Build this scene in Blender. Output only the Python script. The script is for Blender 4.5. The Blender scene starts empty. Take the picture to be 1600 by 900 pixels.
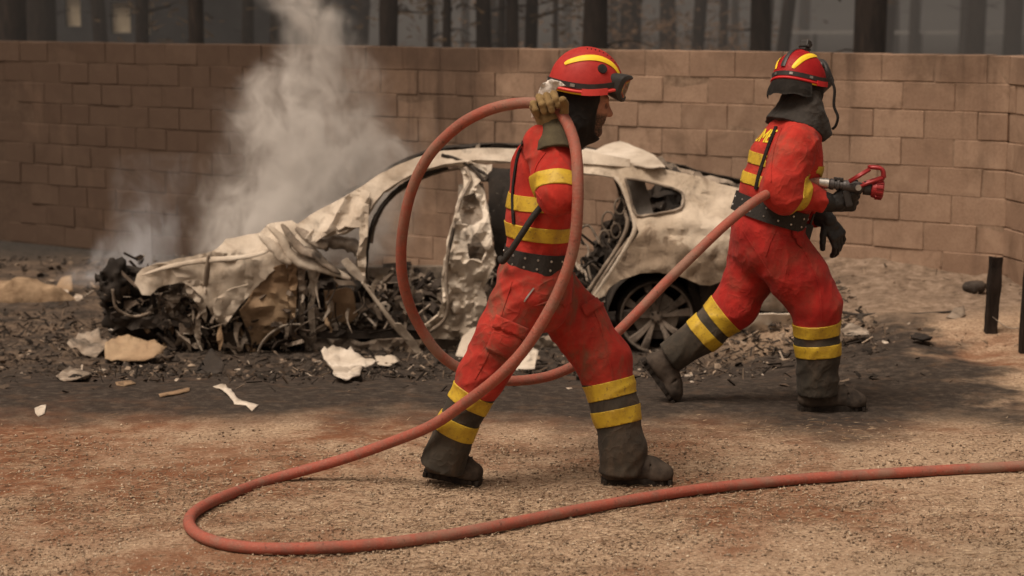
import bpy, bmesh, math, random
import numpy as np
from mathutils import Vector, Matrix, Euler
from mathutils.geometry import delaunay_2d_cdt
from mathutils.bvhtree import BVHTree

SC = bpy.context.scene
COL = SC.collection
R = math.radians
rnd = random.Random(7)

# ------------------------------------------------------------------ camera, sky, sun, exposure
FPX, HOR, CAMZ = 3100.0, 12.0, 1.96
PITCH = math.atan((450 - HOR) / FPX)
cam_d = bpy.data.cameras.new('camera')
cam = bpy.data.objects.new('camera', cam_d)
COL.objects.link(cam)
cam.location = (0, 0, CAMZ)
cam.rotation_euler = (R(90) - PITCH, 0, 0)
cam_d.sensor_width = 36
cam_d.lens = FPX / 1600 * 36
cam_d.clip_start, cam_d.clip_end = 0.1, 3000
cam_d.dof.use_dof = True
cam_d.dof.focus_distance = 8.6
cam_d.dof.aperture_fstop = 2.9
SC.camera = cam

SUN_EL, SUN_AZ = R(64), R(228)          # azimuth clockwise from +Y: behind the camera, to its left
W = bpy.data.worlds.new('World')
SC.world = W
W.use_nodes = True
wn, wl = W.node_tree.nodes, W.node_tree.links
wn.clear()
sky = wn.new('ShaderNodeTexSky')
sky.sky_type = 'NISHITA'
sky.sun_disc = False
sky.sun_elevation = SUN_EL
sky.sun_rotation = SUN_AZ
sky.dust_density = 6
hsv = wn.new('ShaderNodeHueSaturation')
hsv.inputs['Saturation'].default_value = 0.25
tint = wn.new('ShaderNodeMix')
tint.data_type, tint.blend_type = 'RGBA', 'MULTIPLY'
tint.inputs[0].default_value = 1
tint.inputs[7].default_value = (1.0, 0.80, 0.62, 1)   # the whole sky is veiled by brown wildfire smoke
bg = wn.new('ShaderNodeBackground')
bg.inputs[1].default_value = 0.080
wo = wn.new('ShaderNodeOutputWorld')
wl.new(sky.outputs[0], hsv.inputs['Color'])
wl.new(hsv.outputs[0], tint.inputs[6])
wl.new(tint.outputs[2], bg.inputs[0])
wl.new(bg.outputs[0], wo.inputs[0])

sun_d = bpy.data.lights.new('sun', 'SUN')
sun = bpy.data.objects.new('sun', sun_d)
COL.objects.link(sun)
sun_d.energy = 2.1
sun_d.angle = R(28)
sun_d.color = (1.0, 0.88, 0.75)
sv = Vector((math.sin(SUN_AZ) * math.cos(SUN_EL), math.cos(SUN_AZ) * math.cos(SUN_EL), math.sin(SUN_EL)))
sun.rotation_euler = sv.to_track_quat('Z', 'Y').to_euler()

SC.view_settings.view_transform = 'Standard'
SC.view_settings.look = 'None'
SC.view_settings.exposure = 0.32
SC.view_settings.gamma = 1
SC.cycles.use_denoising = True
SC.cycles.volume_step_rate = 1.0
SC.cycles.volume_max_steps = 128
SC.cycles.max_bounces = 8
SC.cycles.volume_bounces = 2
SC.cycles.sample_clamp_indirect = 4

# ------------------------------------------------------------------ pixel <-> place
_FW = Vector((0, math.cos(PITCH), -math.sin(PITCH)))
_UP = Vector((0, math.sin(PITCH), math.cos(PITCH)))


def ray(px, py):
    return _FW + Vector((1, 0, 0)) * ((px - 800) / FPX) + _UP * ((450 - py) / FPX)


def P(px, py, Y):
    d = ray(px, py)
    return Vector((0, 0, CAMZ)) + d * (Y / d.y)


def ss(a, b, x):
    t = np.clip((x - a) / (b - a), 0, 1)
    return t * t * (3 - 2 * t)


def ground_z(X, Y):
    X = np.asarray(X, float)
    Y = np.asarray(Y, float)
    z = -0.30 * ss(9.9, 12.6, Y) * (1 - ss(0.9, 2.5, X))
    z = z + 0.14 * ss(12.2, 14.6, Y) * ss(0.6, 2.6, X)
    z = z - 0.07 * ss(15, 19, Y) * (1 - ss(-4, -2, X))
    return z


def gz(x, y):
    return float(ground_z(x, y))


def G(px, py, lift=0.0):
    d = ray(px, py)
    o = Vector((0, 0, CAMZ))
    t = (CAMZ) / -d.z
    for _ in range(25):
        p = o + d * t
        t = (CAMZ - gz(p.x, p.y) - lift) / -d.z
    return o + d * t


# ------------------------------------------------------------------ object helpers
def tag(o, label=None, cat=None, group=None, kind=None):
    if label: o['label'] = label
    if cat: o['category'] = cat
    if group: o['group'] = group
    if kind: o['kind'] = kind
    return o


def empty(name, loc=(0, 0, 0), rz=0.0):
    o = bpy.data.objects.new(name, None)
    COL.objects.link(o)
    o.location = loc
    o.rotation_euler = (0, 0, rz)
    o.empty_display_size = 0.1
    return o


def link(name, me, mats=None, parent=None, loc=None, keep=True):
    """One object from mesh data; when parented to an Empty at a place, geometry in world coordinates is kept where it is."""
    o = bpy.data.objects.new(name, me)
    COL.objects.link(o)
    if mats is not None:
        for m in (mats if isinstance(mats, (list, tuple)) else [mats]):
            me.materials.append(m)
    if parent is not None:
        o.parent = parent
        if keep:
            o.matrix_parent_inverse = world_of(parent).inverted()
    if loc is not None:
        o.location = loc
    return o


def world_of(o):
    m = o.matrix_basis.copy()
    while o.parent is not None:
        m = o.parent.matrix_basis @ o.matrix_parent_inverse @ m
        o = o.parent
    return m


def mesh(name, vs, fs, smooth=True):
    me = bpy.data.meshes.new(name)
    me.from_pydata([tuple(v) for v in vs], [], [tuple(f) for f in fs])
    me.update()
    if smooth:
        me.shade_smooth()
    return me


def np_mesh(name, V, Q, smooth=True):
    """fast mesh from numpy vertices and quads (or triangles)"""
    me = bpy.data.meshes.new(name)
    k = Q.shape[1]
    me.vertices.add(len(V))
    me.vertices.foreach_set('co', V.astype(np.float32).ravel())
    me.loops.add(Q.size)
    me.loops.foreach_set('vertex_index', Q.astype(np.int32).ravel())
    me.polygons.add(len(Q))
    me.polygons.foreach_set('loop_start', np.arange(0, Q.size, k, dtype=np.int32))
    me.polygons.foreach_set('loop_total', np.full(len(Q), k, dtype=np.int32))
    me.update(calc_edges=True)
    me.validate()
    if smooth:
        me.shade_smooth()
    return me


def bm_mesh(name, bm, smooth=False):
    me = bpy.data.meshes.new(name)
    bm.normal_update()
    bm.to_mesh(me)
    bm.free()
    if smooth:
        me.shade_smooth()
    return me


def bm_box(bm, c, s, rot=None, bevel=0.0):
    m = Matrix.Translation(Vector(c)) @ (rot.to_4x4() if rot is not None else Matrix.Identity(4)) @ Matrix.Diagonal((*s, 1))
    g = bmesh.ops.create_cube(bm, size=1, matrix=m)
    if bevel:
        es = list({e for v in g['verts'] for e in v.link_edges})
        bmesh.ops.bevel(bm, geom=es, offset=bevel, segments=2, affect='EDGES', profile=0.6)


def bm_cyl(bm, a, b, r1, r2=None, n=16):
    a, b = Vector(a), Vector(b)
    d = b - a
    m = Matrix.Translation((a + b) / 2) @ d.to_track_quat('Z', 'Y').to_matrix().to_4x4()
    bmesh.ops.create_cone(bm, cap_ends=True, segments=n, radius1=r1, radius2=r1 if r2 is None else r2, depth=d.length, matrix=m)


def catmull(pts, n=8, closed=False):
    pts = [Vector(p) for p in pts]
    out = []
    m = len(pts)
    for i in range(m - 1):
        p0, p1, p2, p3 = pts[max(i - 1, 0)], pts[i], pts[i + 1], pts[min(i + 2, m - 1)]
        for k in range(n):
            t = k / n
            out.append(0.5 * ((2 * p1) + (p2 - p0) * t + (2 * p0 - 5 * p1 + 4 * p2 - p3) * t * t + (3 * p1 - p0 - 3 * p2 + p3) * t ** 3))
    out.append(pts[-1])
    return out


def tube(name, pts, rad, n=12, caps=True, jitter=0.0, flat=1.0):
    """a tube swept along points; rad a number or one radius per point"""
    pts = [Vector(p) for p in pts]
    m = len(pts)
    rr = [rad] * m if isinstance(rad, (int, float)) else list(rad)
    vs, fs = [], []
    up = None
    L = 0
    us = []
    for i, p in enumerate(pts):
        t = (pts[min(i + 1, m - 1)] - pts[max(i - 1, 0)]).normalized()
        if up is None:
            up = t.orthogonal().normalized()
        up = (up - t * up.dot(t)).normalized()
        b = t.cross(up)
        if i: L += (p - pts[i - 1]).length
        for k in range(n):
            a = 2 * math.pi * k / n
            j = 1 + (rnd.uniform(-jitter, jitter) if jitter else 0)
            vs.append(p + (up * math.cos(a) + b * math.sin(a) * flat) * rr[i] * j)
            us.append(L)
    for i in range(m - 1):
        for k in range(n):
            fs.append((i * n + k, i * n + (k + 1) % n, (i + 1) * n + (k + 1) % n, (i + 1) * n + k))
    if caps:
        fs.append(tuple(range(n - 1, -1, -1)))
        fs.append(tuple((m - 1) * n + k for k in range(n)))
    me = mesh(name, vs, fs)
    at = me.attributes.new('along', 'FLOAT', 'POINT')
    at.data.foreach_set('value', us)
    return me


# ------------------------------------------------------------------ numpy noise and surfaces from fields
def _hash(ix, iy, iz, seed):
    h = (ix.astype(np.int64) * 374761393 + iy.astype(np.int64) * 668265263 + iz.astype(np.int64) * 2147483647 + seed * 144665) & 0xFFFFFFFF
    h = ((h ^ (h >> 13)) * 1274126177) & 0xFFFFFFFF
    h = ((h ^ (h >> 16)) * 2246822519) & 0xFFFFFFFF
    return ((h ^ (h >> 15)) & 0xFFFF).astype(np.float32) / 65535.0


def vnoise(x, y, z, seed=0):
    """value noise in -1..1"""
    x, y, z = np.broadcast_arrays(np.asarray(x, np.float32), np.asarray(y, np.float32), np.asarray(z, np.float32))
    ix, iy, iz = np.floor(x), np.floor(y), np.floor(z)
    fx, fy, fz = x - ix, y - iy, z - iz
    fx, fy, fz = (f * f * (3 - 2 * f) for f in (fx, fy, fz))
    r = 0
    for a in (0, 1):
        wx = fx if a else 1 - fx
        for b in (0, 1):
            wy = fy if b else 1 - fy
            for c in (0, 1):
                wz = fz if c else 1 - fz
                r = r + wx * wy * wz * _hash(ix + a, iy + b, iz + c, seed)
    return r * 2 - 1


def fnoise(x, y, z, seed=0, oct=3):
    r, a = 0, 1.0
    for k in range(oct):
        r = r + a * vnoise(x * 2 ** k, y * 2 ** k, z * 2 ** k, seed + k)
        a *= 0.5
    return r


class Field:
    """A signed distance field on a grid, built from smoothly joined limbs; each limb is evaluated only near itself."""
    def __init__(s, lo, hi, h):
        s.lo, s.h = np.array(lo, float), h
        s.n = np.ceil((np.array(hi) - s.lo) / h).astype(int) + 1
        s.F = np.full(tuple(s.n), 1.0, np.float32)

    def block(s, lo, hi):
        i0 = np.clip(np.floor((np.array(lo) - s.lo) / s.h).astype(int), 0, s.n - 1)
        i1 = np.clip(np.ceil((np.array(hi) - s.lo) / s.h).astype(int) + 1, 1, s.n)
        sl = tuple(slice(a, b) for a, b in zip(i0, i1))
        g = [(np.arange(a, b) * s.h + o).astype(np.float32) for a, b, o in zip(i0, i1, s.lo)]
        return sl, np.meshgrid(*g, indexing='ij')

    def put(s, sl, d, k, mode='add'):
        A = s.F[sl]
        if mode == 'add':
            if k > 0:
                h = np.clip(0.5 + 0.5 * (A - d) / k, 0, 1)
                s.F[sl] = A * (1 - h) + d * h - k * h * (1 - h)
            else:
                s.F[sl] = np.minimum(A, d)
        else:
            d = -d
            if k > 0:
                h = np.clip(0.5 - 0.5 * (A - d) / k, 0, 1)
                s.F[sl] = A * (1 - h) + d * h + k * h * (1 - h)
            else:
                s.F[sl] = np.maximum(A, d)

    def cone(s, a, b, ra, rb, k=0.02, ky=1.0, fold=0.0, ff=22.0, fs=5.0, seed=0, grow=0.0, mode='add', axis=None, fa=False, fb=False):
        """tapered limb from a to b; ky widens it across axis (default the depth axis Y); fold adds cloth folds across it"""
        a, b = np.array(a, np.float32), np.array(b, np.float32)
        ra, rb = ra + grow, rb + grow
        m = max(ra, rb) * max(1, ky) + k + abs(fold) + 3 * s.h
        sl, (x, y, z) = s.block(np.minimum(a, b) - m, np.maximum(a, b) + m)
        if x.size == 0: return
        px, py, pz = x - a[0], y - a[1], z - a[2]
        ab = b - a
        L2 = float(ab @ ab) + 1e-9
        t = np.clip((px * ab[0] + py * ab[1] + pz * ab[2]) / L2, 0, 1)
        dx, dy, dz = px - t * ab[0], py - t * ab[1], pz - t * ab[2]
        if ky != 1:
            ax = np.array(axis if axis is not None else (0, 1, 0), np.float32)
            ax /= np.linalg.norm(ax)
            c = dx * ax[0] + dy * ax[1] + dz * ax[2]
            q = c / ky - c
            dx, dy, dz = dx + q * ax[0], dy + q * ax[1], dz + q * ax[2]
        r = ra + (rb - ra) * t
        d = np.sqrt(dx * dx + dy * dy + dz * dz) - r
        if fold:
            u = ab / math.sqrt(L2)
            w = (px * u[0] + py * u[1] + pz * u[2])
            warp = 0.7 * vnoise(x * 4, y * 4, z * 4, seed + 9)
            # long folds that run down the limb, slightly spiralled, and a few that break across it
            al = .30
            qx, qy, qz = px - u[0] * w * (1 - al), py - u[1] * w * (1 - al), pz - u[2] * w * (1 - al)
            sk = .55 * w
            c1 = vnoise((qx + sk) * ff + warp, (qy - sk) * ff * .8, (qz + .4 * sk) * ff - warp, seed)
            c2 = vnoise(x * fs + w * ff * .5 + warp * 1.3, y * fs + warp, z * fs - w * ff * .3 - warp, seed + 3)
            c3 = vnoise(x * fs * .8, y * fs * .8, z * fs * .8, seed + 6)
            msk = np.clip(0.5 + 0.9 * vnoise(x * 3.6, y * 3.6, z * 3.6, seed + 12), 0, 1)
            d = d - fold * (1.15 * (1 - np.abs(c1)) ** 2.2 * (1 - .6 * msk) + .8 * (1 - np.abs(c2)) ** 3.5 * msk + .7 * c3 - .45)
        if fa or fb:
            L = math.sqrt(L2)
            w = (px * ab[0] + py * ab[1] + pz * ab[2]) / L
            if fb: d = np.maximum(d, w - L)
            if fa: d = np.maximum(d, -w)
        s.put(sl, d.astype(np.float32), k, mode)

    def ell(s, c, r, k=0.02, rot=None, grow=0.0, mode='add'):
        c, r = np.array(c, np.float32), np.array(r, np.float32) + grow
        m = float(r.max()) + k + 3 * s.h
        sl, (x, y, z) = s.block(c - m, c + m)
        if x.size == 0: return
        p = np.stack([x - c[0], y - c[1], z - c[2]], -1)
        if rot is not None:
            p = p @ np.array(rot, np.float32)
        k0 = np.sqrt(((p / r) ** 2).sum(-1))
        k1 = np.sqrt(((p / (r * r)) ** 2).sum(-1)) + 1e-6
        s.put(sl, (k0 * (k0 - 1) / k1).astype(np.float32), k, mode)

    def half(s, p, n, k=0.0):
        """cut away what lies on the side of the plane the normal points to"""
        n = np.array(n, float) / np.linalg.norm(n)
        sl, (x, y, z) = s.block(s.lo, s.lo + s.n * s.h)
        d = -((x - p[0]) * n[0] + (y - p[1]) * n[1] + (z - p[2]) * n[2])
        s.put(sl, d.astype(np.float32), k, 'sub')

    def disp(s, amp, f, seed=0, oct=2):
        near = np.abs(s.F) < 0.06
        idx = np.argwhere(near)
        p = idx * s.h + s.lo
        s.F[near] -= (amp * fnoise(p[:, 0] * f, p[:, 1] * f, p[:, 2] * f, seed, oct)).astype(np.float32)

    def nets(s):
        F = np.pad(s.F, 1, constant_values=1.0)
        lo = s.lo - s.h
        ins = F < 0
        corners = [(i, j, k) for i in (0, 1) for j in (0, 1) for k in (0, 1)]
        nx, ny, nz = F.shape
        cnt = np.zeros((nx - 1, ny - 1, nz - 1), np.int8)
        for i, j, k in corners:
            cnt += ins[i:nx - 1 + i, j:ny - 1 + j, k:nz - 1 + k]
        act = (cnt > 0) & (cnt < 8)
        c = np.argwhere(act)
        acc = np.zeros((len(c), 3))
        num = np.zeros(len(c))
        val = {q: F[c[:, 0] + q[0], c[:, 1] + q[1], c[:, 2] + q[2]] for q in corners}
        for q in corners:
            for ax in range(3):
                if q[ax] == 0:
                    q2 = tuple(1 if m == ax else q[m] for m in range(3))
                    f0, f1 = val[q], val[q2]
                    cr = (f0 < 0) != (f1 < 0)
                    t = np.where(cr, f0 / np.where(cr, f0 - f1, 1), 0)
                    pt = np.tile(np.array(q, float), (len(c), 1))
                    pt[:, ax] += t
                    acc += pt * cr[:, None]
                    num += cr
        V = (c + acc / num[:, None]) * s.h + lo
        ind = np.full(act.shape, -1, np.int64)
        ind[act] = np.arange(len(c))
        Q = []
        for ax in range(3):
            o = [m for m in range(3) if m != ax]
            a = [slice(None)] * 3
            b = [slice(None)] * 3
            a[ax] = slice(0, -1)
            b[ax] = slice(1, None)
            ch = ins[tuple(a)] != ins[tuple(b)]
            e = np.argwhere(ch)
            e = e[(e[:, o[0]] > 0) & (e[:, o[1]] > 0)]
            e = e[(e[:, 0] < nx - 1) & (e[:, 1] < ny - 1) & (e[:, 2] < nz - 1)]
            s0 = ins[e[:, 0], e[:, 1], e[:, 2]]
            def at(d0, d1):
                q = e.copy()
                q[:, o[0]] -= d0
                q[:, o[1]] -= d1
                return ind[q[:, 0], q[:, 1], q[:, 2]]
            q = np.stack([at(0, 0), at(1, 0), at(1, 1), at(0, 1)], 1)
            flip = s0 if ax != 1 else ~s0
            q[~flip] = q[~flip][:, ::-1]
            Q.append(q)
        Q = np.concatenate(Q)
        return V, Q[(Q >= 0).all(1)]

    def mesh(s, name):
        V, Q = s.nets()
        return np_mesh(name, V, Q)


def bisect_keep(me, planes, name, off=0.0, keep=None, thick=0.0):
    """a copy of a surface cut to the slab between planes (point, outward normal), lifted off it along the normals"""
    bm = bmesh.new()
    bm.from_mesh(me)
    for p, n in planes:
        bmesh.ops.bisect_plane(bm, geom=bm.verts[:] + bm.edges[:] + bm.faces[:], plane_co=p, plane_no=n, clear_outer=True)
    if keep is not None:
        bad = [f for f in bm.faces if not keep(f.calc_center_median())]
        bmesh.ops.delete(bm, geom=bad, context='FACES')
    if keep is not None:
        seen, small, isls = set(), [], []
        for f0 in bm.faces:
            if f0 in seen: continue
            st, isl = [f0], []
            seen.add(f0)
            while st:
                f = st.pop()
                isl.append(f)
                for e in f.edges:
                    for g_ in e.link_faces:
                        if g_ not in seen:
                            seen.add(g_)
                            st.append(g_)
            isls.append(isl)
        big = max((len(q) for q in isls), default=0)
        for q in isls:
            if len(q) < .45 * big: small += q
        bmesh.ops.delete(bm, geom=small, context='FACES')
    bmesh.ops.delete(bm, geom=[v for v in bm.verts if not v.link_faces], context='VERTS')
    bm.normal_update()
    bm.verts.index_update()
    N = len(bm.verts)
    top = [v.co + v.normal * off for v in bm.verts]
    low = [v.co - v.normal * .004 for v in bm.verts]
    fs = [tuple(v.index for v in f.verts) for f in bm.faces]
    if thick:
        fs2 = []
        for e in bm.edges:
            if len(e.link_faces) == 1:
                l = e.link_loops[0]
                a, b = l.vert.index, l.link_loop_next.vert.index
                fs2.append((b, a, a + N, b + N))
        fs = fs + fs2
        vs = top + low
    else:
        vs = top
    bm.free()
    return mesh(name, vs, fs)


# ------------------------------------------------------------------ material helper
class NT:
    def __init__(s, name):
        s.m = bpy.data.materials.new(name)
        s.m.use_nodes = True
        s.t = s.m.node_tree
        s.t.nodes.clear()
        s.out = s.n('ShaderNodeOutputMaterial')

    def n(s, typ, **kw):
        nd = s.t.nodes.new(typ)
        for k, v in kw.items():
            setattr(nd, k, v)
        return nd

    def set(s, sock, v):
        if v is None: return
        if hasattr(v, 'is_linked') or hasattr(v, 'links'):
            s.t.links.new(v, sock)
        elif isinstance(v, (tuple, list)):
            sock.default_value = (*v, 1) if len(v) == 3 and sock.type == 'RGBA' else v
        else:
            sock.default_value = v

    def co(s, which='Object'):
        return s.n('ShaderNodeTexCoord').outputs[which]

    def pos(s):
        return s.n('ShaderNodeNewGeometry').outputs['Position']

    def map(s, vec, scale=(1, 1, 1), loc=(0, 0, 0), rot=(0, 0, 0)):
        nd = s.n('ShaderNodeMapping')
        s.set(nd.inputs[0], vec)
        nd.inputs[1].default_value = loc
        nd.inputs[2].default_value = rot
        nd.inputs[3].default_value = scale
        return nd.outputs[0]

    def noise(s, vec, scale, detail=4, rough=0.55, dist=0.0, col=False):
        nd = s.n('ShaderNodeTexNoise')
        s.set(nd.inputs['Vector'], vec)
        s.set(nd.inputs['Scale'], scale)
        nd.inputs['Detail'].default_value = detail
        nd.inputs['Roughness'].default_value = rough
        nd.inputs['Distortion'].default_value = dist
        return nd.outputs['Color' if col else 'Fac']

    def voro(s, vec, scale, feature='F1', out='Distance', rand=1.0):
        nd = s.n('ShaderNodeTexVoronoi', feature=feature)
        s.set(nd.inputs['Vector'], vec)
        nd.inputs['Scale'].default_value = scale
        nd.inputs['Randomness'].default_value = rand
        return nd.outputs[out]

    def ramp(s, fac, stops, interp='LINEAR'):
        nd = s.n('ShaderNodeValToRGB')
        nd.color_ramp.interpolation = interp
        el = nd.color_ramp.elements
        while len(el) < len(stops): el.new(0.5)
        for e, (p, c) in zip(el, stops):
            e.position = p
            c = (c, c, c) if isinstance(c, (int, float)) else c
            e.color = (*c, 1)
        s.set(nd.inputs[0], fac)
        return nd.outputs[0]

    def rng(s, v, a, b, c=0.0, d=1.0, smooth=True):
        nd = s.n('ShaderNodeMapRange')
        nd.interpolation_type = 'SMOOTHSTEP' if smooth else 'LINEAR'
        s.set(nd.inputs[0], v)
        for i, q in enumerate((a, b, c, d)):
            s.set(nd.inputs[i + 1], q)
        return nd.outputs[0]

    def mix(s, f, a, b, mode='MIX'):
        nd = s.n('ShaderNodeMix', data_type='RGBA', blend_type=mode)
        s.set(nd.inputs[0], f)
        s.set(nd.inputs[6], a)
        s.set(nd.inputs[7], b)
        return nd.outputs[2]

    def math(s, op, a, b=None, c=None, clamp=False):
        nd = s.n('ShaderNodeMath', operation=op, use_clamp=clamp)
        s.set(nd.inputs[0], a)
        s.set(nd.inputs[1], b)
        if c is not None: s.set(nd.inputs[2], c)
        return nd.outputs[0]

    def sep(s, v):
        nd = s.n('ShaderNodeSeparateXYZ')
        s.set(nd.inputs[0], v)
        return nd.outputs

    def attr(s, name, out='Fac'):
        return s.n('ShaderNodeAttribute', attribute_name=name).outputs[out]

    def rand(s):
        return s.n('ShaderNodeObjectInfo').outputs['Random']

    def bump(s, h, strength=0.5, dist=0.01, nrm=None):
        nd = s.n('ShaderNodeBump')
        nd.inputs['Strength'].default_value = strength
        nd.inputs['Distance'].default_value = dist
        s.set(nd.inputs['Height'], h)
        if nrm is not None: s.set(nd.inputs['Normal'], nrm)
        return nd.outputs[0]

    def bsdf(s, color, rough=0.8, nrm=None, metal=0.0, spec=0.4, **kw):
        b = s.n('ShaderNodeBsdfPrincipled')
        s.set(b.inputs['Base Color'], color)
        s.set(b.inputs['Roughness'], rough)
        s.set(b.inputs['Metallic'], metal)
        s.set(b.inputs['Specular IOR Level'], spec)
        if nrm is not None: s.set(b.inputs['Normal'], nrm)
        for k, v in kw.items():
            s.set(b.inputs[k], v)
        s.t.links.new(b.outputs[0], s.out.inputs[0])
        return s.m


def simple_mat(name, c1, c2, scale=20, rough=0.7, metal=0.0, bump=0.2, spec=0.3, bd=0.004):
    t = NT(name)
    n = t.noise(t.co(), scale, 6, 0.6)
    return t.bsdf(t.ramp(n, [(0.3, c1), (0.7, c2)]), rough, t.bump(n, bump, bd), metal, spec)
# ================================================================== GROUND
def ground_material():
    t = NT('ground_grit')
    p = t.co()
    x, y, z = t.sep(p)
    wob = t.noise(p, 1.6, 6, 0.6)
    fine = t.noise(p, 95, 4, 0.7)
    grit = t.noise(p, 52, 5, 0.75)
    med = t.noise(p, 7, 5, 0.6)
    big = t.noise(p, 0.9, 5, 0.6)
    # pale grit over concrete with dry needles and chips
    base = t.ramp(grit, [(0.30, (0.10, 0.063, 0.041)), (0.42, (0.30, 0.208, 0.138)), (0.54, (0.46, 0.335, 0.232)), (0.72, (0.66, 0.52, 0.39))])
    base = t.mix(t.rng(fine, 0.48, 0.68, 0, 0.6), base, (0.17, 0.112, 0.075))
    base = t.mix(t.rng(med, 0.42, 0.70, 0, 0.50), base, (0.22, 0.14, 0.09))
    nd1 = t.noise(t.map(p, (9, 130, 40), rot=(0, 0, 0.5)), 1, 3, 0.6)
    nd2 = t.noise(t.map(p, (120, 8, 40), rot=(0, 0, 0.35)), 1, 3, 0.6)
    base = t.mix(t.rng(t.math('MAXIMUM', nd1, nd2), 0.63, 0.72, 0, 0.75), base, (0.085, 0.048, 0.028))
    # rusty red earth in patches
    red = t.noise(p, 0.75, 7, 0.62, 0.6)
    lft = t.rng(x, -0.6, -2.6)
    rr = t.math('ADD', red, t.math('MULTIPLY', t.math('MULTIPLY', lft, t.rng(y, 7.5, 9.0)), 0.24))
    base = t.mix(t.math('MULTIPLY', t.math('MULTIPLY', t.rng(rr, 0.44, 0.62), t.rng(y, 12.2, 11.2)), t.rng(med, 0.30, 0.60, 0.4, 0.95)), base, t.mix(grit, (0.10, 0.042, 0.022), (0.29, 0.125, 0.065)))
    # scorched, ash covered ground round the wreck
    yy = t.math('ADD', y, t.math('MULTIPLY', t.math('SUBTRACT', wob, 0.5), 1.9))
    xx = t.math('ADD', x, t.math('MULTIPLY', t.math('SUBTRACT', t.noise(p, 2.1, 5, 0.6), 0.5), 1.6))
    near = t.rng(t.math('ADD', yy, t.rng(x, -1.0, 1.0, 0, .25)), 8.9, 9.8)
    fx = t.math('MULTIPLY', t.rng(xx, 2.75, 2.35), t.rng(xx, -4.6, -3.4))
    fy = t.rng(yy, 13.2, 12.0)
    sc = t.math('MULTIPLY', t.math('MULTIPLY', near, fx), t.math('MAXIMUM', fy, t.rng(x, 1.9, 1.0)))
    ashn = t.noise(p, 16, 7, 0.75)
    ash = t.ramp(ashn, [(0.28, (0.013, 0.011, 0.010)), (0.52, (0.046, 0.037, 0.031)), (0.66, (0.10, 0.08, 0.066)), (0.76, (0.27, 0.225, 0.185))])
    ash = t.mix(t.rng(med, 0.5, 0.7, 0, 0.55), ash, (0.10, 0.066, 0.045))
    base = t.mix(t.math('MULTIPLY', sc, t.rng(t.noise(p, 5, 6, 0.7), 0.20, 0.42, 0.72, 0.98)), base, ash)
    lf2 = t.math('MULTIPLY', t.rng(x, -1.5, -2.4), t.rng(y, 11.6, 12.6))
    base = t.mix(lf2, base, t.mix(t.rng(t.noise(p, 2.4, 6, .7), .40, .62), t.ramp(t.noise(p, 12, 7, .7), [(.3, (0.05, 0.036, 0.027)), (.7, (0.20, 0.145, 0.105))]), ash))
    # the bank of bare soil under the wall on the right
    bank = t.math('MULTIPLY', t.rng(x, 1.5, 2.3), t.rng(yy, 12.0, 13.0))
    soil = t.ramp(t.noise(p, 14, 7, 0.7), [(0.3, (0.075, 0.052, 0.037)), (0.48, (0.20, 0.145, 0.105)), (0.72, (0.36, 0.275, 0.21))])
    soil = t.mix(t.rng(t.noise(p, 1.9, 6, 0.65), 0.52, 0.68, 0, 0.6), soil, (0.10, 0.072, 0.053))
    base = t.mix(bank, base, soil)
    # smoother pale concrete apron, bottom right
    ap = t.math('MULTIPLY', t.rng(t.math('ADD', t.math('MULTIPLY', x, 1.0), t.math('ADD', t.math('MULTIPLY', y, -1.15), t.math('MULTIPLY', wob, 0.8))), -6.35, -5.95), 0.75)
    con = t.ramp(t.noise(p, 26, 6, 0.65), [(0.3, (0.23, 0.17, 0.115)), (0.6, (0.38, 0.29, 0.205))])
    con = t.mix(t.rng(t.voro(p, 17), 0.22, 0.12, 0, 0.7), con, (0.11, 0.075, 0.05))
    base = t.mix(ap, base, con)
    far = t.rng(t.math('ADD', y, t.math('MULTIPLY', wob, 2)), 18.5, 20.5)      # burnt forest floor beyond the wall, canopy shade painted into its dark tone
    base = t.mix(far, base, t.ramp(ashn, [(0.3, (0.012, 0.011, 0.010)), (0.7, (0.07, 0.062, 0.055))]))
    h = t.math('ADD', t.math('MULTIPLY', grit, 0.6), t.math('MULTIPLY', fine, 0.4))
    return t.bsdf(base, 0.95, t.bump(h, 0.85, 0.016), 0, 0.15)


def build_ground():
    def axis(segs):
        out = []
        for a, b, st in segs:
            out += list(np.arange(a, b, st))
        return np.array(out)
    xs = axis([(-420, -60, 60), (-60, -8, 8), (-8, -4.6, 0.25), (-4.6, 4.6, 0.04), (4.6, 8, 0.25), (8, 60, 8), (60, 421, 60)])
    ys = axis([(-20, 4, 4), (4, 6.2, 0.2), (6.2, 15.6, 0.04), (15.6, 22, 0.2), (22, 100, 6), (100, 900, 80)])
    X, Y = np.meshgrid(xs, ys, indexing='ij')
    Z = ground_z(X, Y)
    inn = ss(4.5, 6, Y) * (1 - ss(15, 20, Y)) * (1 - ss(4, 6, np.abs(X)))
    rough = 0.004 + 0.012 * ss(9.5, 11, Y)
    Z = Z + inn * (rough * fnoise(X * 3, Y * 3, X * 0, 3, 4) + 0.35 * rough * fnoise(X * 14, Y * 14, X * 0, 5, 2))
    Z = Z + inn * 0.05 * ss(10.5, 12, Y) * ss(1.2, 2.0, X) * fnoise(X * 1.5, Y * 1.5, X * 0, 8, 3)
    nx, ny = X.shape
    V = np.stack([X, Y, Z], -1).reshape(-1, 3)
    i = np.arange((nx - 1) * (ny - 1))
    a = (i // (ny - 1)) * ny + i % (ny - 1)
    Q = np.stack([a, a + ny, a + ny + 1, a + 1], 1)
    o = link('ground', np_mesh('ground', V, Q), ground_material())
    tag(o, 'gritty tan and rust brown ground, scorched black round the wreck', 'ground', kind='structure')
    return o


build_ground()

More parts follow.
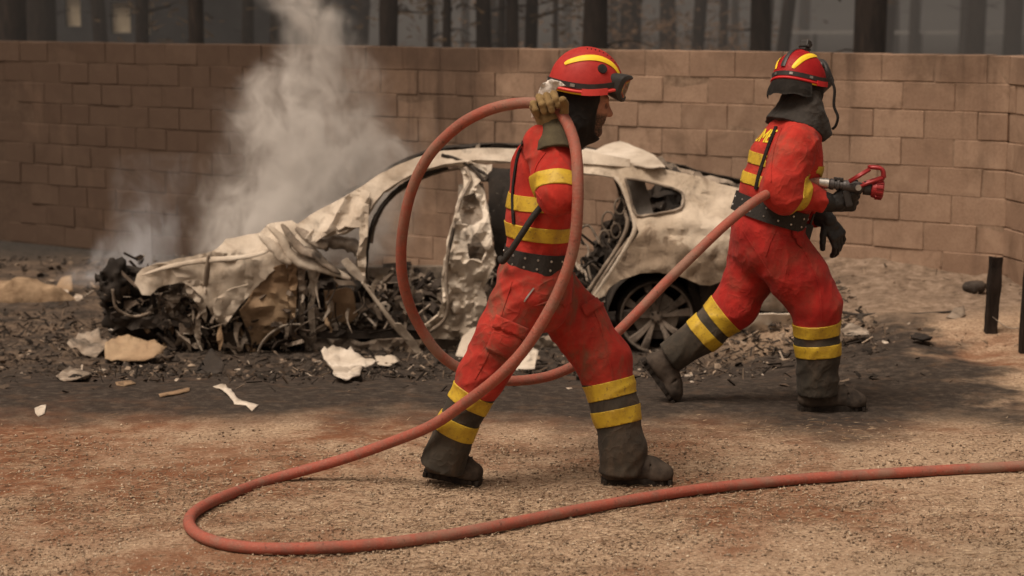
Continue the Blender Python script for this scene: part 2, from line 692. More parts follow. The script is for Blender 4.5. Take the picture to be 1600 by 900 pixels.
# ================================================================== BLOCK WALL
def block_material(mortar=False):
    t = NT('mortar' if mortar else 'concrete_block')
    p = t.pos()
    x, y, z = t.sep(p)
    r = t.rand()
    n = t.noise(p, 60, 6, 0.7)
    m = t.noise(p, 5, 5, 0.6)
    c = t.mix(r, (0.27, 0.180, 0.128), (0.36, 0.248, 0.178))
    if mortar: c = t.ramp(t.noise(p, 24, 5, .7), [(.3, (0.13, 0.088, 0.062)), (.65, (0.33, 0.235, 0.17))])
    c = t.mix(t.rng(n, 0.35, 0.7, 0, 0.5), c, (0.20, 0.125, 0.085))
    c = t.mix(t.rng(m, 0.45, 0.7, 0, 0.4), c, (0.43, 0.305, 0.22))
    c = t.mix(t.rng(t.noise(p, 2.3, 6, .7, .8), .5, .72, 0, .6), c, (0.15, 0.097, 0.066))
    # soot blotches, runs and top course; wall also darkens towards left and right ends
    so = t.noise(t.map(p, (1, 1, 0.8)), 0.75, 6, 0.62, 0.5)
    lf = t.rng(x, 1.2, -3.2, 0, 0.48)
    tp = t.rng(z, 1.38, 1.52, 0, 0.12)
    rt = t.rng(x, 2.4, 3.6, 0, 0.10)
    run = t.rng(t.noise(t.map(p, (4.5, 4.5, .35)), 1, 5, .65, .3), .48, .72, 0, .16)
    s = t.math('ADD', t.math('ADD', so, lf), t.math('ADD', t.math('ADD', tp, run), rt))
    c = t.mix(t.rng(s, 0.50, 0.98, 0, 0.86), c, (0.055, 0.036, 0.027))
    pits = t.rng(t.voro(p, 55), 0.16, 0.07)
    c = t.mix(t.math('MULTIPLY', pits, 0.5), c, (0.06, 0.04, 0.03))
    h = t.math('SUBTRACT', n, t.math('MULTIPLY', pits, 0.5))
    return t.bsdf(c, 0.95, t.bump(h, 0.45, 0.006), 0, 0.15)


WTOP = CAMZ - 0.327
_k = FPX


def wall_pt(px):
    s = 160 + (px - 120) * (55 / 1280.0)
    Y = FPX / s
    return Vector(((px - 800) / s, Y, 0))


WA, WB = wall_pt(120), wall_pt(1400)
WDIR = (WB - WA).normalized()
_ang = math.atan2(WDIR.y, WDIR.x)


def wall_hit(px):
    """distance along the wall from WA where the pixel column meets it"""
    d = (px - 800) / FPX
    # (WA.x + u*dx) / (WA.y + u*dy) = d
    return (d * WA.y - WA.x) / (WDIR.x - d * WDIR.y)


M_BLOCK = block_material()
M_MORTAR = block_material(True)

BL, BH, BT = 0.40, 0.20, 0.18


def block_mesh(L, H, seed):
    """a cement block with rounded, slightly chipped edges"""
    bm = bmesh.new()
    bmesh.ops.create_cube(bm, size=1, matrix=Matrix.Diagonal((L, BT, H, 1)))
    q = random.Random(seed)
    for v in bm.verts:
        v.co += Vector((q.uniform(-.004, .004), q.uniform(-.005, .005), q.uniform(-.0035, .0035)))
    bmesh.ops.bevel(bm, geom=bm.edges[:], offset=q.uniform(0.003, 0.006), segments=1, affect='EDGES')
    me = bm_mesh('block', bm)
    me.materials.append(M_BLOCK)
    return me


def build_wall():
    w = empty('block_wall', (WA.x, WA.y, 0))
    tag(w, 'long soot stained wall of concrete blocks behind the burnt car', 'wall')
    full = [block_mesh(BL - rnd.choice([.003, .004, .006, .011]), BH - rnd.choice([.004, .006, .010]), k) for k in range(16)]
    q = random.Random(3)
    u0, u1 = wall_hit(-60), wall_hit(1582)
    corner = WA + WDIR * u1
    nrm = Vector((WDIR.y, -WDIR.x, 0))          # towards the camera
    if nrm.y > 0: nrm = -nrm
    cache = {}

    def put(L, c, ang, row, j):
        if abs(L - BL) < 1e-3:
            me = q.choice(full)
        else:
            me = block_mesh(L - 0.011, BH - 0.010, int(L * 1000) + j)
        o = bpy.data.objects.new('block', me)
        COL.objects.link(o)
        o.parent = w
        o.location = c - Vector((WA.x, WA.y, 0))
        o.rotation_euler = (q.gauss(0, 0.004), q.gauss(0, 0.0035), ang + q.gauss(0, 0.004))

    for row in range(10):
        zc = WTOP - BH * (row + 0.5)
        off = (0.0 if row % 2 else 0.2) + q.uniform(-0.07, 0.07)
        u = u1 - off if off > 0.06 else u1
        us = []
        if u < u1 - 0.06:
            us.append((u, u1))
        while u > u0:
            us.append((u - BL, u))
            u -= BL
        for j, (a, b) in enumerate(us):
            mid = WA + WDIR * ((a + b) / 2)
            gzv = gz(mid.x, mid.y - 0.1)
            if zc + BH / 2 < gzv - 0.02: continue
            pr = q.gauss(0, 0.0022) + (0.004 if q.random() < 0.03 else 0) - (q.choice([0, .012, .0]) if u0 + 0.9 > a and row > 1 else 0)
            # at the far left the courses are ragged: some blocks stand back
            put(b - a, mid + nrm * pr + Vector((0, 0, zc + q.gauss(0, 0.0015))), _ang, row, j)
    # backing of mortar, a little behind the faces
    bm = bmesh.new()
    a, b = WA + WDIR * u0, WA + WDIR * (u1 - 0.012)
    mid = (a + b) / 2
    zt, zb = WTOP - 0.006, -0.6
    bm_box(bm, mid - nrm * 0.0060 + Vector((0, 0, (zt + zb) / 2)), ((b - a).length, BT, zt - zb), Matrix.Rotation(_ang, 3, 'Z'))
    # return wall at the right end, running towards the camera
    rd = Vector((0.16, -0.987, 0)).normalized()
    ra = math.atan2(rd.y, rd.x)
    rn = Vector((rd.y, -rd.x, 0))
    if rn.x > 0: rn = -rn
    rl = 3.6
    corner = corner + nrm * (BT / 2) - rd * 0.12
    c2 = corner + rd * (rl / 2 + 0.0) - rn * (BT / 2 + 0.012) 
    bm_box(bm, c2 + Vector((0, 0, (zt + zb) / 2 - 0.003)), (rl, BT - 0.004, zt - zb), Matrix.Rotation(ra, 3, 'Z'))
    o = link('mortar_bed', bm_mesh('mortar_bed', bm), M_MORTAR, w)
    for row in range(9):
        zc = WTOP - 0.004 - BH * (row + 0.5)
        u = 0.02 + (0.2 if row % 2 else 0)
        segs = [(0.02, 0.22)] if row % 2 else []
        while u < rl - 0.2:
            segs.append((u, u + BL)); u += BL
        for j, (x0, x1) in enumerate(segs):
            mid = corner + rd * ((x0 + x1) / 2) - rn * (BT / 2)
            if zc + BH / 2 < gz(mid.x - .2, mid.y): continue
            put(x1 - x0, mid + rn * q.gauss(0, 0.003) + Vector((0, 0, zc)), ra, row, j + 50)
    return w


build_wall()

# ================================================================== FOREST BEHIND THE WALL
tb = NT('charred_bark')
_p = tb.co()
_n = tb.noise(tb.map(_p, (14, 14, 3)), 1, 7, 0.65, 0.4)
M_BARK = tb.bsdf(tb.ramp(_n, [(0.3, (0.010, 0.008, 0.007)), (0.6, (0.035, 0.025, 0.020)), (0.8, (0.09, 0.062, 0.045))]), 0.95, tb.bump(_n, 0.9, 0.03), 0, 0.1)
M_NEEDLE = simple_mat('scorched_needles', (0.05, 0.032, 0.016), (0.12, 0.075, 0.035), 6, 0.9)


def trunk_mesh(rad, H, lean, seed):
    q = random.Random(seed)
    pts, rr = [], []
    wx, wy = q.uniform(-.12, .12), q.uniform(-.12, .12)
    for k in range(15):
        f = k / 14
        pts.append((lean * f * H + wx * math.sin(f * 4 + seed), wy * math.sin(f * 3 + seed * 2), f * H - 0.3))
        rr.append(rad * (1.0 - 0.72 * f) * (1.35 if k == 0 else 1.0) * q.uniform(0.95, 1.05))
    return tube('trunk', pts, rr, 14, jitter=0.07), pts, rr


def limb_meshes(pts, rr, seed):
    q = random.Random(seed + 50)
    out, tips = [], []
    for k in range(6):
        i = q.randint(4, 13)
        a = Vector(pts[i])
        an = q.uniform(0, 6.28)
        L = q.uniform(0.5, 1.9)
        b = a + Vector((math.cos(an) * L * .6, math.sin(an) * L * .6, L * q.uniform(-.1, .35)))
        c = b + Vector((math.cos(an + .4) * L * .45, math.sin(an + .4) * L * .45, L * q.uniform(0, .3)))
        out.append(tube('limb', catmull([a, b, c], 4), [rr[i] * .32 * (1 - .85 * e / 8) for e in range(9)], 6))
        tips += [b, c]
    # dead twigs low on the trunk
    for k in range(5):
        a = Vector(pts[q.randint(2, 4)])
        an = q.uniform(0, 6.28)
        L = q.uniform(.25, .9)
        out.append(tube('twig', catmull([a, a + Vector((math.cos(an) * L * .5, math.sin(an) * L * .5, q.uniform(-.1, .2) * L)), a + Vector((math.cos(an + .3) * L, math.sin(an + .3) * L, q.uniform(-.2, .3) * L))], 3), [.016, .014, .012, .010, .008, .006, .004], 5))
    return out, tips


def crown_mesh(tips, top, seed):
    q = random.Random(seed + 90)
    vs, fs = [], []
    for c in tips + [Vector(top)] * 3:
        for k in range(60):
            o = Vector(c) + Vector((q.gauss(0, .5), q.gauss(0, .5), q.gauss(0, .35)))
            d = Vector((q.uniform(-1, 1), q.uniform(-1, 1), q.uniform(-.6, .6))).normalized() * q.uniform(.12, .28)
            s = d.orthogonal().normalized() * .022
            i = len(vs)
            vs += [o - s, o + s, o + d]
            fs.append((i, i + 1, i + 2))
    return mesh('crown', vs, fs, False)


def build_trees():
    # pixel column, width in pixels at y=40, distance, lean; labels in the photograph's order
    T = [(18, 46, 27, .00, 'broad charred trunk at the far left edge above the wall'),
         (78, 52, 31, .01, 'wide dark trunk second from the left, beside a pale gap'),
         (160, 22, 34, -.02, 'slim dark trunk between the two pale gaps on the left'),
         (222, 24, 30, .00, 'dark trunk just right of the larger pale gap'),
         (304, 26, 25, .00, 'upright black trunk standing alone above the smoky left of the wall'),
         (392, 20, 33, .03, 'thin grey trunk left of the smoke plume'),
         (432, 22, 36, .00, 'dark trunk directly behind the rising smoke'),
         (508, 36, 31, .00, 'thick grey trunk just right of the smoke plume'),
         (612, 31, 26, .00, 'black upright trunk midway between smoke plume and striped helmet'),
         (673, 11, 30, .00, 'very thin dark trunk beside a slightly thicker one'),
         (701, 15, 29, .01, 'thin dark trunk right of the thinnest trunk'),
         (755, 26, 28, .00, 'dark trunk with pale smoke on its right, above the wall middle'),
         (784, 13, 33, .02, 'thin trunk in the middle of a close trio'),
         (807, 22, 28, .00, 'dark trunk right of the thin middle trunk of a trio'),
         (836, 21, 30, -.01, 'dark trunk just left of the nearer firefighter\'s helmet'),
         (868, 9, 38, .04, 'spindly grey trunk behind the nearer firefighter\'s helmet'),
         (925, 42, 25, .00, 'thick black trunk rising behind the nearer firefighter\'s helmet'),
         (985, 34, 42, .02, 'hazy brown trunk right of the thick black one'),
         (1042, 26, 45, .03, 'hazy leaning trunk in the middle of the brown undergrowth'),
         (1090, 20, 40, .05, 'grey trunk leaning right beside the brown undergrowth'),
         (1122, 14, 46, .02, 'faint thin trunk left of a dark leaning trunk'),
         (1183, 32, 27, -.05, 'dark leaning trunk just left of the second firefighter\'s helmet'),
         (1205, 12, 40, .08, 'thin leaning trunk behind the dark leaning one'),
         (1238, 20, 38, .12, 'strongly leaning grey trunk above the second firefighter\'s helmet'),
         (1355, 51, 24, .00, 'thickest black trunk, right of the second firefighter'),
         (1425, 16, 58, .02, 'faint far trunk right of the thickest black trunk'),
         (1503, 26, 60, .00, 'faint wide trunk far off near the right edge'),
         (1575, 30, 52, .01, 'hazy trunk at the far right edge')]
    for i, (px, w, Y, lean, lab) in enumerate(T):
        s = FPX / Y
        rad = w / s / 2
        x = (px - 800) / s
        H = random.Random(i).uniform(8, 12)
        me, pts, rr = trunk_mesh(rad * 1.12, H, lean, i)
        zz = gz(x, Y)
        t = empty('burnt_pine', (x - lean * 2.2, Y, zz))
        tag(t, lab, 'tree', 'burnt pines behind the wall')
        link('trunk', me, M_BARK, t, keep=False)
        lm, tips = limb_meshes(pts, rr, i)
        for me in lm:
            link(me.name.split('.')[0], me, M_BARK, t, keep=False)
        link('crown', crown_mesh(tips[-10:], pts[-1], i), M_NEEDLE, t, keep=False)


build_trees()


def build_far_trees():
    q = random.Random(77)
    protos = []
    for k in range(4):
        me, pts, rr = trunk_mesh(.16 + .03 * k, 9 + k, q.uniform(-.04, .06), 200 + k)
        lm, tips = limb_meshes(pts, rr, 200 + k)
        protos.append((me, lm, crown_mesh(tips[-10:], pts[-1], 200 + k)))
    for k in range(46):
        me, lm, cr = protos[k % 4]
        Y = q.uniform(44, 85)
        x = (q.uniform(-40, 1640) - 800) / FPX * Y
        t = empty('burnt_pine', (x, Y, -.3), q.uniform(0, 6.28))
        tag(t, 'slim burnt pine trunk deep in the smoke, far behind the wall', 'tree', 'far pines lost in the smoke')
        link('trunk', me, M_BARK if k < 4 else None, t, keep=False)
        for q2 in lm:
            link(q2.name.split('.')[0], q2, M_BARK if k < 4 else None, t, keep=False)
        link('crown', cr, M_NEEDLE if k < 4 else None, t, keep=False)


build_far_trees()


def build_background():
    # dark backdrop added far left, its pale panes painted as light between trunks
    t = empty('dark_backdrop', (-8, 36, -.3))
    tag(t, 'dim grey backdrop added behind the left trees, its pale panes painted as light gaps', 'dark_backdrop')
    mw = simple_mat('backdrop_grey', (0.035, 0.036, 0.040), (0.07, 0.071, 0.075), 3, 0.9)
    bm = bmesh.new()
    Y = 36
    s = FPX / Y
    X = lambda px: (px - 800) / s
    Z = lambda py: CAMZ + (HOR - py) / s
    gap_rects = [(108, 132, -6, 41), (179, 209, 4, 51), (233, 240, 6, 54)]
    xs = sorted({-60, 560, *[w[0] for w in gap_rects], *[w[1] for w in gap_rects]})
    for a, b in zip(xs[:-1], xs[1:]):
        w = [q for q in gap_rects if q[0] == a and q[1] == b]
        segs = [(Z(w[0][2]), 3.4), (-.3, Z(w[0][3]))] if w else [(-.3, 3.4)]
        for z0, z1 in segs:
            bm_box(bm, ((X(a) + X(b)) / 2, Y + .1, (z0 + z1) / 2), (X(b) - X(a), .2, z1 - z0))
    bmesh.ops.remove_doubles(bm, verts=bm.verts, dist=1e-4)
    link('wall', bm_mesh('wall', bm), mw, t)
    bm = bmesh.new()
    bm_box(bm, ((X(-60) + X(560)) / 2, Y + 2.2, 3.5), (X(560) - X(-60) + .5, 5, .16), Matrix.Rotation(R(6), 3, 'X'))
    link('roof', bm_mesh('roof', bm), M_BARK, t)  # top slab of the added backdrop
    mp = simple_mat('gap_light_paint', (0.60, 0.50, 0.36), (0.80, 0.70, 0.54), 4, 0.6)  # pale colour painted for brightness showing through between trunks
    for a, b, c, d in gap_rects:
        bm = bmesh.new()
        bm_box(bm, ((X(a) + X(b)) / 2, Y + .12, (Z(c) + Z(d)) / 2), (X(b) - X(a) - .01, .03, Z(c) - Z(d) - .01))
        link('gap_pane', bm_mesh('gap_pane', bm), mp, t)
    # pale road barrier far off on the right
    t = empty('road_barrier', (12, 62, -.2))
    tag(t, 'long pale road barrier far behind the trees on the right', 'barrier')
    mb = simple_mat('pale_barrier', (0.42, 0.40, 0.38), (0.6, 0.58, 0.55), 4, 0.8)
    bm = bmesh.new()
    Y = 62
    s = FPX / Y
    bm_box(bm, ((1440 - 800) / s, Y, CAMZ + (HOR - 50) / s), (8.4, .12, .09))
    link('rail', bm_mesh('rail', bm), mb, t)
    for k in range(5):
        bm = bmesh.new()
        bm_box(bm, ((1270 + k * 82 - 800) / s, Y + .05, .35), (.1, .1, 1.6))
        link('post', bm_mesh('post', bm), M_BARK, t)
    # brown undergrowth
    q = random.Random(5)
    vs, fs = [], []
    for cx, cy, r, n in [(11.5 * .0 + 3.2, 41, 1.6, 2600), (1.6, 39, 1.0, 900), (4.6, 44, 1.4, 1500), (-1.2, 40, .8, 400)]:
        for k in range(n):
            o = Vector((cx + q.gauss(0, r * .7), cy + q.gauss(0, .8), -.3 + abs(q.gauss(0, 1.15))))
            d = Vector((q.uniform(-1, 1), q.uniform(-1, 1), q.uniform(-.3, 1))).normalized() * q.uniform(.08, .22)
            w = d.orthogonal().normalized() * q.uniform(.012, .035)
            i = len(vs)
            vs += [o - w, o + w, o + d]
            fs.append((i, i + 1, i + 2))
    mu = simple_mat('dry_leaves', (0.10, 0.055, 0.03), (0.30, 0.19, 0.115), 3, 0.9)
    o = link('undergrowth', mesh('undergrowth', vs, fs, False), mu)
    tag(o, 'dry brown undergrowth among the trees behind the wall', 'undergrowth', kind='stuff')


build_background()


def smoke_bank():
    bm = bmesh.new()
    # smoke lying in the forest: begins well behind the wall
    bm_box(bm, (0, 93, 12), (260, 146, 26.6))
    t = NT('forest_smoke')
    v = t.n('ShaderNodeVolumePrincipled')
    v.inputs['Color'].default_value = (0.40, 0.40, 0.405, 1)
    v.inputs['Density'].default_value = 0.0185
    v.inputs['Anisotropy'].default_value = 0.2
    t.t.links.new(v.outputs[0], t.out.inputs['Volume'])
    o = link('forest_smoke', bm_mesh('forest_smoke', bm), t.m)
    tag(o, 'grey smoke hanging among the trees behind the wall', 'smoke', kind='stuff')


smoke_bank()
# ================================================================== FIREFIGHTERS
def cloth_material(name, col, dark, dirt=0.0, dirtcol=(0.16, 0.085, 0.055)):
    t = NT(name)
    p = t.co()
    x, y, z = t.sep(p)
    weave = t.noise(p, 420, 2, 0.6)
    mott = t.noise(p, 9, 6, 0.65)
    c = t.mix(t.rng(mott, 0.35, 0.72), dark, col)
    st = t.noise(t.map(p, (1, 1, .55)), 5.5, 7, 0.68, 0.7)
    c = t.mix(t.math('MULTIPLY', t.rng(st, 0.46, 0.70), dirt), c, dirtcol)
    sm = t.noise(p, 26, 5, 0.7)
    c = t.mix(t.math('MULTIPLY', t.rng(sm, 0.60, 0.75), dirt * 0.8), c, (0.09, 0.05, 0.036))
    wv = t.noise(p, 3.0, 3, .5, 0, True)
    wp = t.n('ShaderNodeVectorMath', operation='MULTIPLY_ADD')
    t.set(wp.inputs[0], wv)
    wp.inputs[1].default_value = (.16, .16, .16)
    t.set(wp.inputs[2], p)
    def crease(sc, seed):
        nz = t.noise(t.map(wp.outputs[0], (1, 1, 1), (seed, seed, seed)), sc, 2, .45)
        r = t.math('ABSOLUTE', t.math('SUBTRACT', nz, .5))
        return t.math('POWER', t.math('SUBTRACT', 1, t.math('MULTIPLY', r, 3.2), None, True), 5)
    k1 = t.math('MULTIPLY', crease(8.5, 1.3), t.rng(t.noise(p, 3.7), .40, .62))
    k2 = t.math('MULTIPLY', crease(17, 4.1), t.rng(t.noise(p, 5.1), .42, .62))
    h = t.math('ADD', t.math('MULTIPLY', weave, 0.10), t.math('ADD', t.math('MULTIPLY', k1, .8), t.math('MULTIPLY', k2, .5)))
    c = t.mix(t.math('MULTIPLY', t.math('MAXIMUM', k1, k2), dirt * .22), c, dirtcol)       # crease lines tinted towards the dirt colour
    return t.bsdf(c, 0.88, t.bump(h, 0.36, 0.012), 0, 0.12, **{'Sheen Weight': 0.04})


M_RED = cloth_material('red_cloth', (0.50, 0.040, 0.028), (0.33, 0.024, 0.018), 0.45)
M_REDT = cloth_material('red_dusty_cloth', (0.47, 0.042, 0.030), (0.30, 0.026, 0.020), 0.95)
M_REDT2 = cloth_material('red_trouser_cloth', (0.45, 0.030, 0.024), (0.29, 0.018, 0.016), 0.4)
M_CUFF = cloth_material('grey_cuff_cloth', (0.062, 0.054, 0.043), (0.036, 0.032, 0.027), 0.7, (0.12, 0.088, 0.064))
M_BLACK = cloth_material('black_cloth', (0.020, 0.018, 0.017), (0.010, 0.009, 0.009), 0.3, (0.05, 0.04, 0.034))
M_GREYCAPE = cloth_material('charcoal_cape', (0.050, 0.045, 0.041), (0.032, 0.029, 0.027), 0.2, (0.08, 0.065, 0.055))
M_GLOVE = cloth_material('khaki_glove', (0.31, 0.215, 0.10), (0.19, 0.125, 0.055), 0.7, (0.10, 0.07, 0.04))
M_GAUNT = cloth_material('olive_gauntlet', (0.095, 0.078, 0.046), (0.055, 0.046, 0.03), 0.4, (0.06, 0.045, 0.03))
M_BGLOVE = simple_mat('black_glove', (0.010, 0.0095, 0.010), (0.024, 0.023, 0.023), 60, 0.6, 0, 0.5, 0.4)
M_BOOT = simple_mat('dusty_boot', (0.026, 0.021, 0.018), (0.10, 0.077, 0.060), 16, 0.85, 0, 0.5, 0.2)
M_SOLE = simple_mat('boot_sole', (0.012, 0.010, 0.009), (0.045, 0.035, 0.028), 26, 0.9, 0, 0.5, 0.2)
M_BELT = simple_mat('belt_webbing', (0.016, 0.014, 0.013), (0.032, 0.028, 0.025), 90, 0.75, 0, 0.6, 0.3)
M_WHITE = simple_mat('white_cloth', (0.50, 0.45, 0.41), (0.74, 0.69, 0.64), 14, 0.9)
M_RUBBER = simple_mat('black_plastic', (0.018, 0.017, 0.017), (0.034, 0.031, 0.030), 30, 0.5, 0, 0.15, 0.45)
M_METAL = simple_mat('steel', (0.45, 0.43, 0.41), (0.62, 0.60, 0.57), 40, 0.38, 1.0, 0.1)
M_LETTER = simple_mat('yellow_print', (0.70, 0.50, 0.03), (0.78, 0.58, 0.05), 30, 0.8)


def band_material():
    t = NT('reflective_yellow')
    p = t.co()
    n = t.noise(p, 70, 4, 0.7)
    c = t.mix(t.rng(t.noise(p, 13, 6, 0.7), 0.4, 0.7), (0.56, 0.38, 0.028), (0.40, 0.25, 0.024))
    c = t.mix(t.rng(n, 0.54, 0.72, 0, 0.75), c, (0.17, 0.10, 0.035))
    return t.bsdf(c, 0.55, t.bump(n, 0.35, 0.004), 0, 0.4)


M_BAND = band_material()


def helmet_paint(name, c1, c2):
    t = NT(name)
    p = t.co()
    n = t.noise(p, 22, 6, 0.7)
    c = t.mix(t.rng(n, 0.4, 0.75), c1, c2)
    sp = t.rng(t.voro(p, 90), 0.10, 0.05)
    c = t.mix(t.math('MULTIPLY', sp, 0.4), c, (0.45, 0.20, 0.15))
    return t.bsdf(c, t.rng(n, 0.3, 0.8, 0.45, 0.68), None, 0, 0.4)


M_HELMET = helmet_paint('red_helmet_shell', (0.70, 0.065, 0.055), (0.60, 0.045, 0.040))
M_HELMET2 = helmet_paint('red_helmet_shell_dark', (0.60, 0.022, 0.026), (0.50, 0.016, 0.02))
M_HSTRIPE = helmet_paint('yellow_helmet_stripe', (0.90, 0.62, 0.03), (0.82, 0.52, 0.02))


def skin_material():
    t = NT('skin')
    p = t.co()
    n = t.noise(p, 60, 5, 0.6)
    c = t.ramp(n, [(0.3, (0.30, 0.135, 0.085)), (0.7, (0.44, 0.215, 0.145))])
    b = t.attr('beard')
    c = t.mix(t.math('MULTIPLY', b, t.rng(t.noise(p, 170, 2), 0.30, 0.55, 0.45, 1)), c, (0.030, 0.018, 0.013))
    return t.bsdf(c, 0.55, t.bump(n, 0.15, 0.002), 0, 0.35, **{'Subsurface Weight': 0.06, 'Subsurface Radius': (0.012, 0.005, 0.003)})


M_SKIN = skin_material()
M_EYE = simple_mat('eye_dark', (0.03, 0.02, 0.015), (0.05, 0.03, 0.02), 40, 0.3)


def lens_material():
    t = NT('goggle_lens')
    return t.bsdf((0.22, 0.17, 0.12), 0.12, None, 0, 0.6, **{'Transmission Weight': 0.65, 'IOR': 1.3, 'Alpha': 1.0})


M_LENS = lens_material()


def hand_bones(W, d, n, flip=1, curl=(60, 70, 40), spread=0.0, thumb=(0.4, 0.7, -0.5), sc=1.0, jit=0):
    """bones of a hand: wrist W, direction d to the knuckles, n out of the back of the hand. flip picks the thumb's side."""
    d = Vector(d).normalized()
    n = (Vector(n) - d * Vector(n).dot(d)).normalized()
    s = d.cross(n) * flip
    W = Vector(W)
    q = random.Random(jit)
    B = [(W - d * .01, W + d * .05, .026 * sc, .030 * sc)]
    for k in (-1.5, -.5, .5, 1.5):
        B.append((W + s * k * .012 * sc + d * .015, W + s * k * .0205 * sc + d * .088 * sc, .0165 * sc, .0145 * sc))
    lens = [(.040, .024, .019), (.046, .030, .021), (.044, .028, .021), (.036, .021, .018)]
    for f, k in enumerate((1.5, .5, -.5, -1.5)):
        a = W + s * k * .0215 * sc + d * (.090 - .004 * abs(k)) * sc
        ang = 0
        r = (.0102 if f < 3 else .0092) * sc
        for j, L in enumerate(lens[f]):
            ang += R(curl[j] + q.uniform(-7, 7) + f * 2.5)
            dirv = (d * math.cos(ang) - n * math.sin(ang) + s * spread * k * .12).normalized()
            b = a + dirv * L * sc
            B.append((a, b, r, r * .93))
            a = b
            r *= .93
    a = W + s * .022 * sc + d * .028 * sc
    t = Vector(thumb)
    tv = (d * t.x + s * t.y + n * t.z).normalized()
    b = a + tv * .042 * sc
    B.append((a, b, .0155 * sc, .0125 * sc))
    tv2 = (tv + (d * .5 - n * .45 - s * .25) * .9).normalized()
    c = b + tv2 * .032 * sc
    B.append((b, c, .0122 * sc, .0112 * sc))
    B.append((c, c + (tv2 - s * .3 - n * .2).normalized() * .024 * sc, .011 * sc, .0095 * sc))
    return B


def bounds(bones, m):
    pts = [p for b in bones for p in (b[0], b[1])]
    lo = [min(p[i] for p in pts) - m for i in range(3)]
    hi = [max(p[i] for p in pts) + m for i in range(3)]
    return lo, hi


def glove(name, bones, parent, mat, grow=.0020, h=.0031, cuff=None):
    lo, hi = bounds(bones + ([cuff[:2] + (0, 0)] if cuff else []), .07)
    F = Field(lo, hi, h)
    for i, (a, b, ra, rb) in enumerate(bones):
        F.cone(a, b, ra, rb, k=.010 if i < 5 else .0022, grow=grow)
    F.disp(.0014, 70, 4, 2)
    return link(name, F.mesh(name), mat, parent)


def boot(parent, heel, toe, up, ankle, mat, h=.0055, w=.050):
    """laced boot from heel to toe (points on the sole line), up = sole normal; returns the boot with its sole as a child"""
    heel, toe, up, ankle = Vector(heel), Vector(toe), Vector(up).normalized(), Vector(ankle)
    d = (toe - heel)
    L = d.length
    d.normalize()
    up = (up - d * up.dot(d)).normalized()
    sd = d.cross(up)
    pts = [(heel, toe, 0, 0), (ankle, ankle, 0, 0)]
    lo, hi = bounds(pts, .13)
    F = Field(lo, hi, h)
    kw = dict(ky=1.0)
    F.cone(heel + d * .048 + up * .052, heel + d * .10 + up * .058, .040, .043, .03)
    F.cone(heel + d * .10 + up * .062, toe - d * .080 + up * .056, .047, .048, .03)
    F.ell(toe - d * .064 + up * .045, (.064, .054, .052), .012, Matrix((d, sd, up)).transposed())   # toe cap
    F.cone(heel + d * .056 + up * .06, ankle, .042, .044, .03)
    F.cone(heel + d * .10 + up * .115, toe - d * .095 + up * .082, .040, .030, .035)
    # seam of the toe cap, tongue, laces
    for k in range(5):
        cc = heel + d * (.112 + .021 * k) + up * (.155 - .0125 * k)
        F.cone(cc - sd * .030, cc + sd * .030, .0045, .0045, .006)
    for a_ in range(-4, 4):
        a0, a1 = a_ * .35, (a_ + 1) * .35
        q0 = toe - d * .098 + up * (.02 + .082 * math.cos(a0 * .95)) + sd * .060 * math.sin(a0 * 1.05)
        q1 = toe - d * .098 + up * (.02 + .082 * math.cos(a1 * .95)) + sd * .060 * math.sin(a1 * 1.05)
        F.cone(q0, q1, .0045, .0045, .006, mode='sub')
    F.half(heel + up * .022, -up, .004)
    F.disp(.0018, 34, 2, 3)
    b = link('boot', F.mesh('boot'), mat, parent)
    # sole: outline swept, with cleats
    bm = bmesh.new()
    prof = []
    for k in range(28):
        a = 2 * math.pi * k / 28
        u = .5 - .5 * math.cos(a)
        wd = (.040 + .012 * math.sin(u * math.pi * .55) - .010 * math.exp(-((u - .42) / .16) ** 2)) * (math.sin(a) if True else 1)
        e = abs(math.sin(a)) ** .55 * (1 if math.sin(a) >= 0 else -1)
        wd = e * (.041 + .009 * math.exp(-((u - .72) / .22) ** 2) - .006 * math.exp(-((u - .42) / .12) ** 2))
        prof.append(heel + d * (u * (L - .004) + .002) + sd * wd * .93)
    vb = [bm.verts.new(p + up * .0) for p in prof]
    vt = [bm.verts.new(p + up * .029) for p in prof]
    bm.faces.new(vb[::-1])
    bm.faces.new(vt)
    for k in range(28):
        bm.faces.new((vb[k], vb[(k + 1) % 28], vt[(k + 1) % 28], vt[k]))
    rot = Matrix((d, sd, up)).transposed()
    for k in range(9):
        u = .06 + .88 * k / 8
        if .36 < u < .47: continue
        bm_box(bm, heel + d * (u * L) + up * .012, (.014, .090 if u > .5 else .078, .020), rot)
    link('sole', bm_mesh('sole', bm), M_SOLE, b)
    return b


def bvh_of(me):
    return BVHTree.FromPolygons([v.co.copy() for v in me.vertices], [tuple(p.vertices) for p in me.polygons])


def drape_path(bv, pts_px, Y, off=.004):
    """points of a pixel path brought onto a surface, along the sight line"""
    out = []
    for px, py in pts_px:
        o = Vector((0, 0, CAMZ))
        d = (P(px, py, Y) - o).normalized()
        h, nrm, i, dist = bv.ray_cast(o, d)
        if h is None: continue
        if nrm.dot(d) > 0: nrm = -nrm
        out.append((h + nrm * off, nrm))
    return out


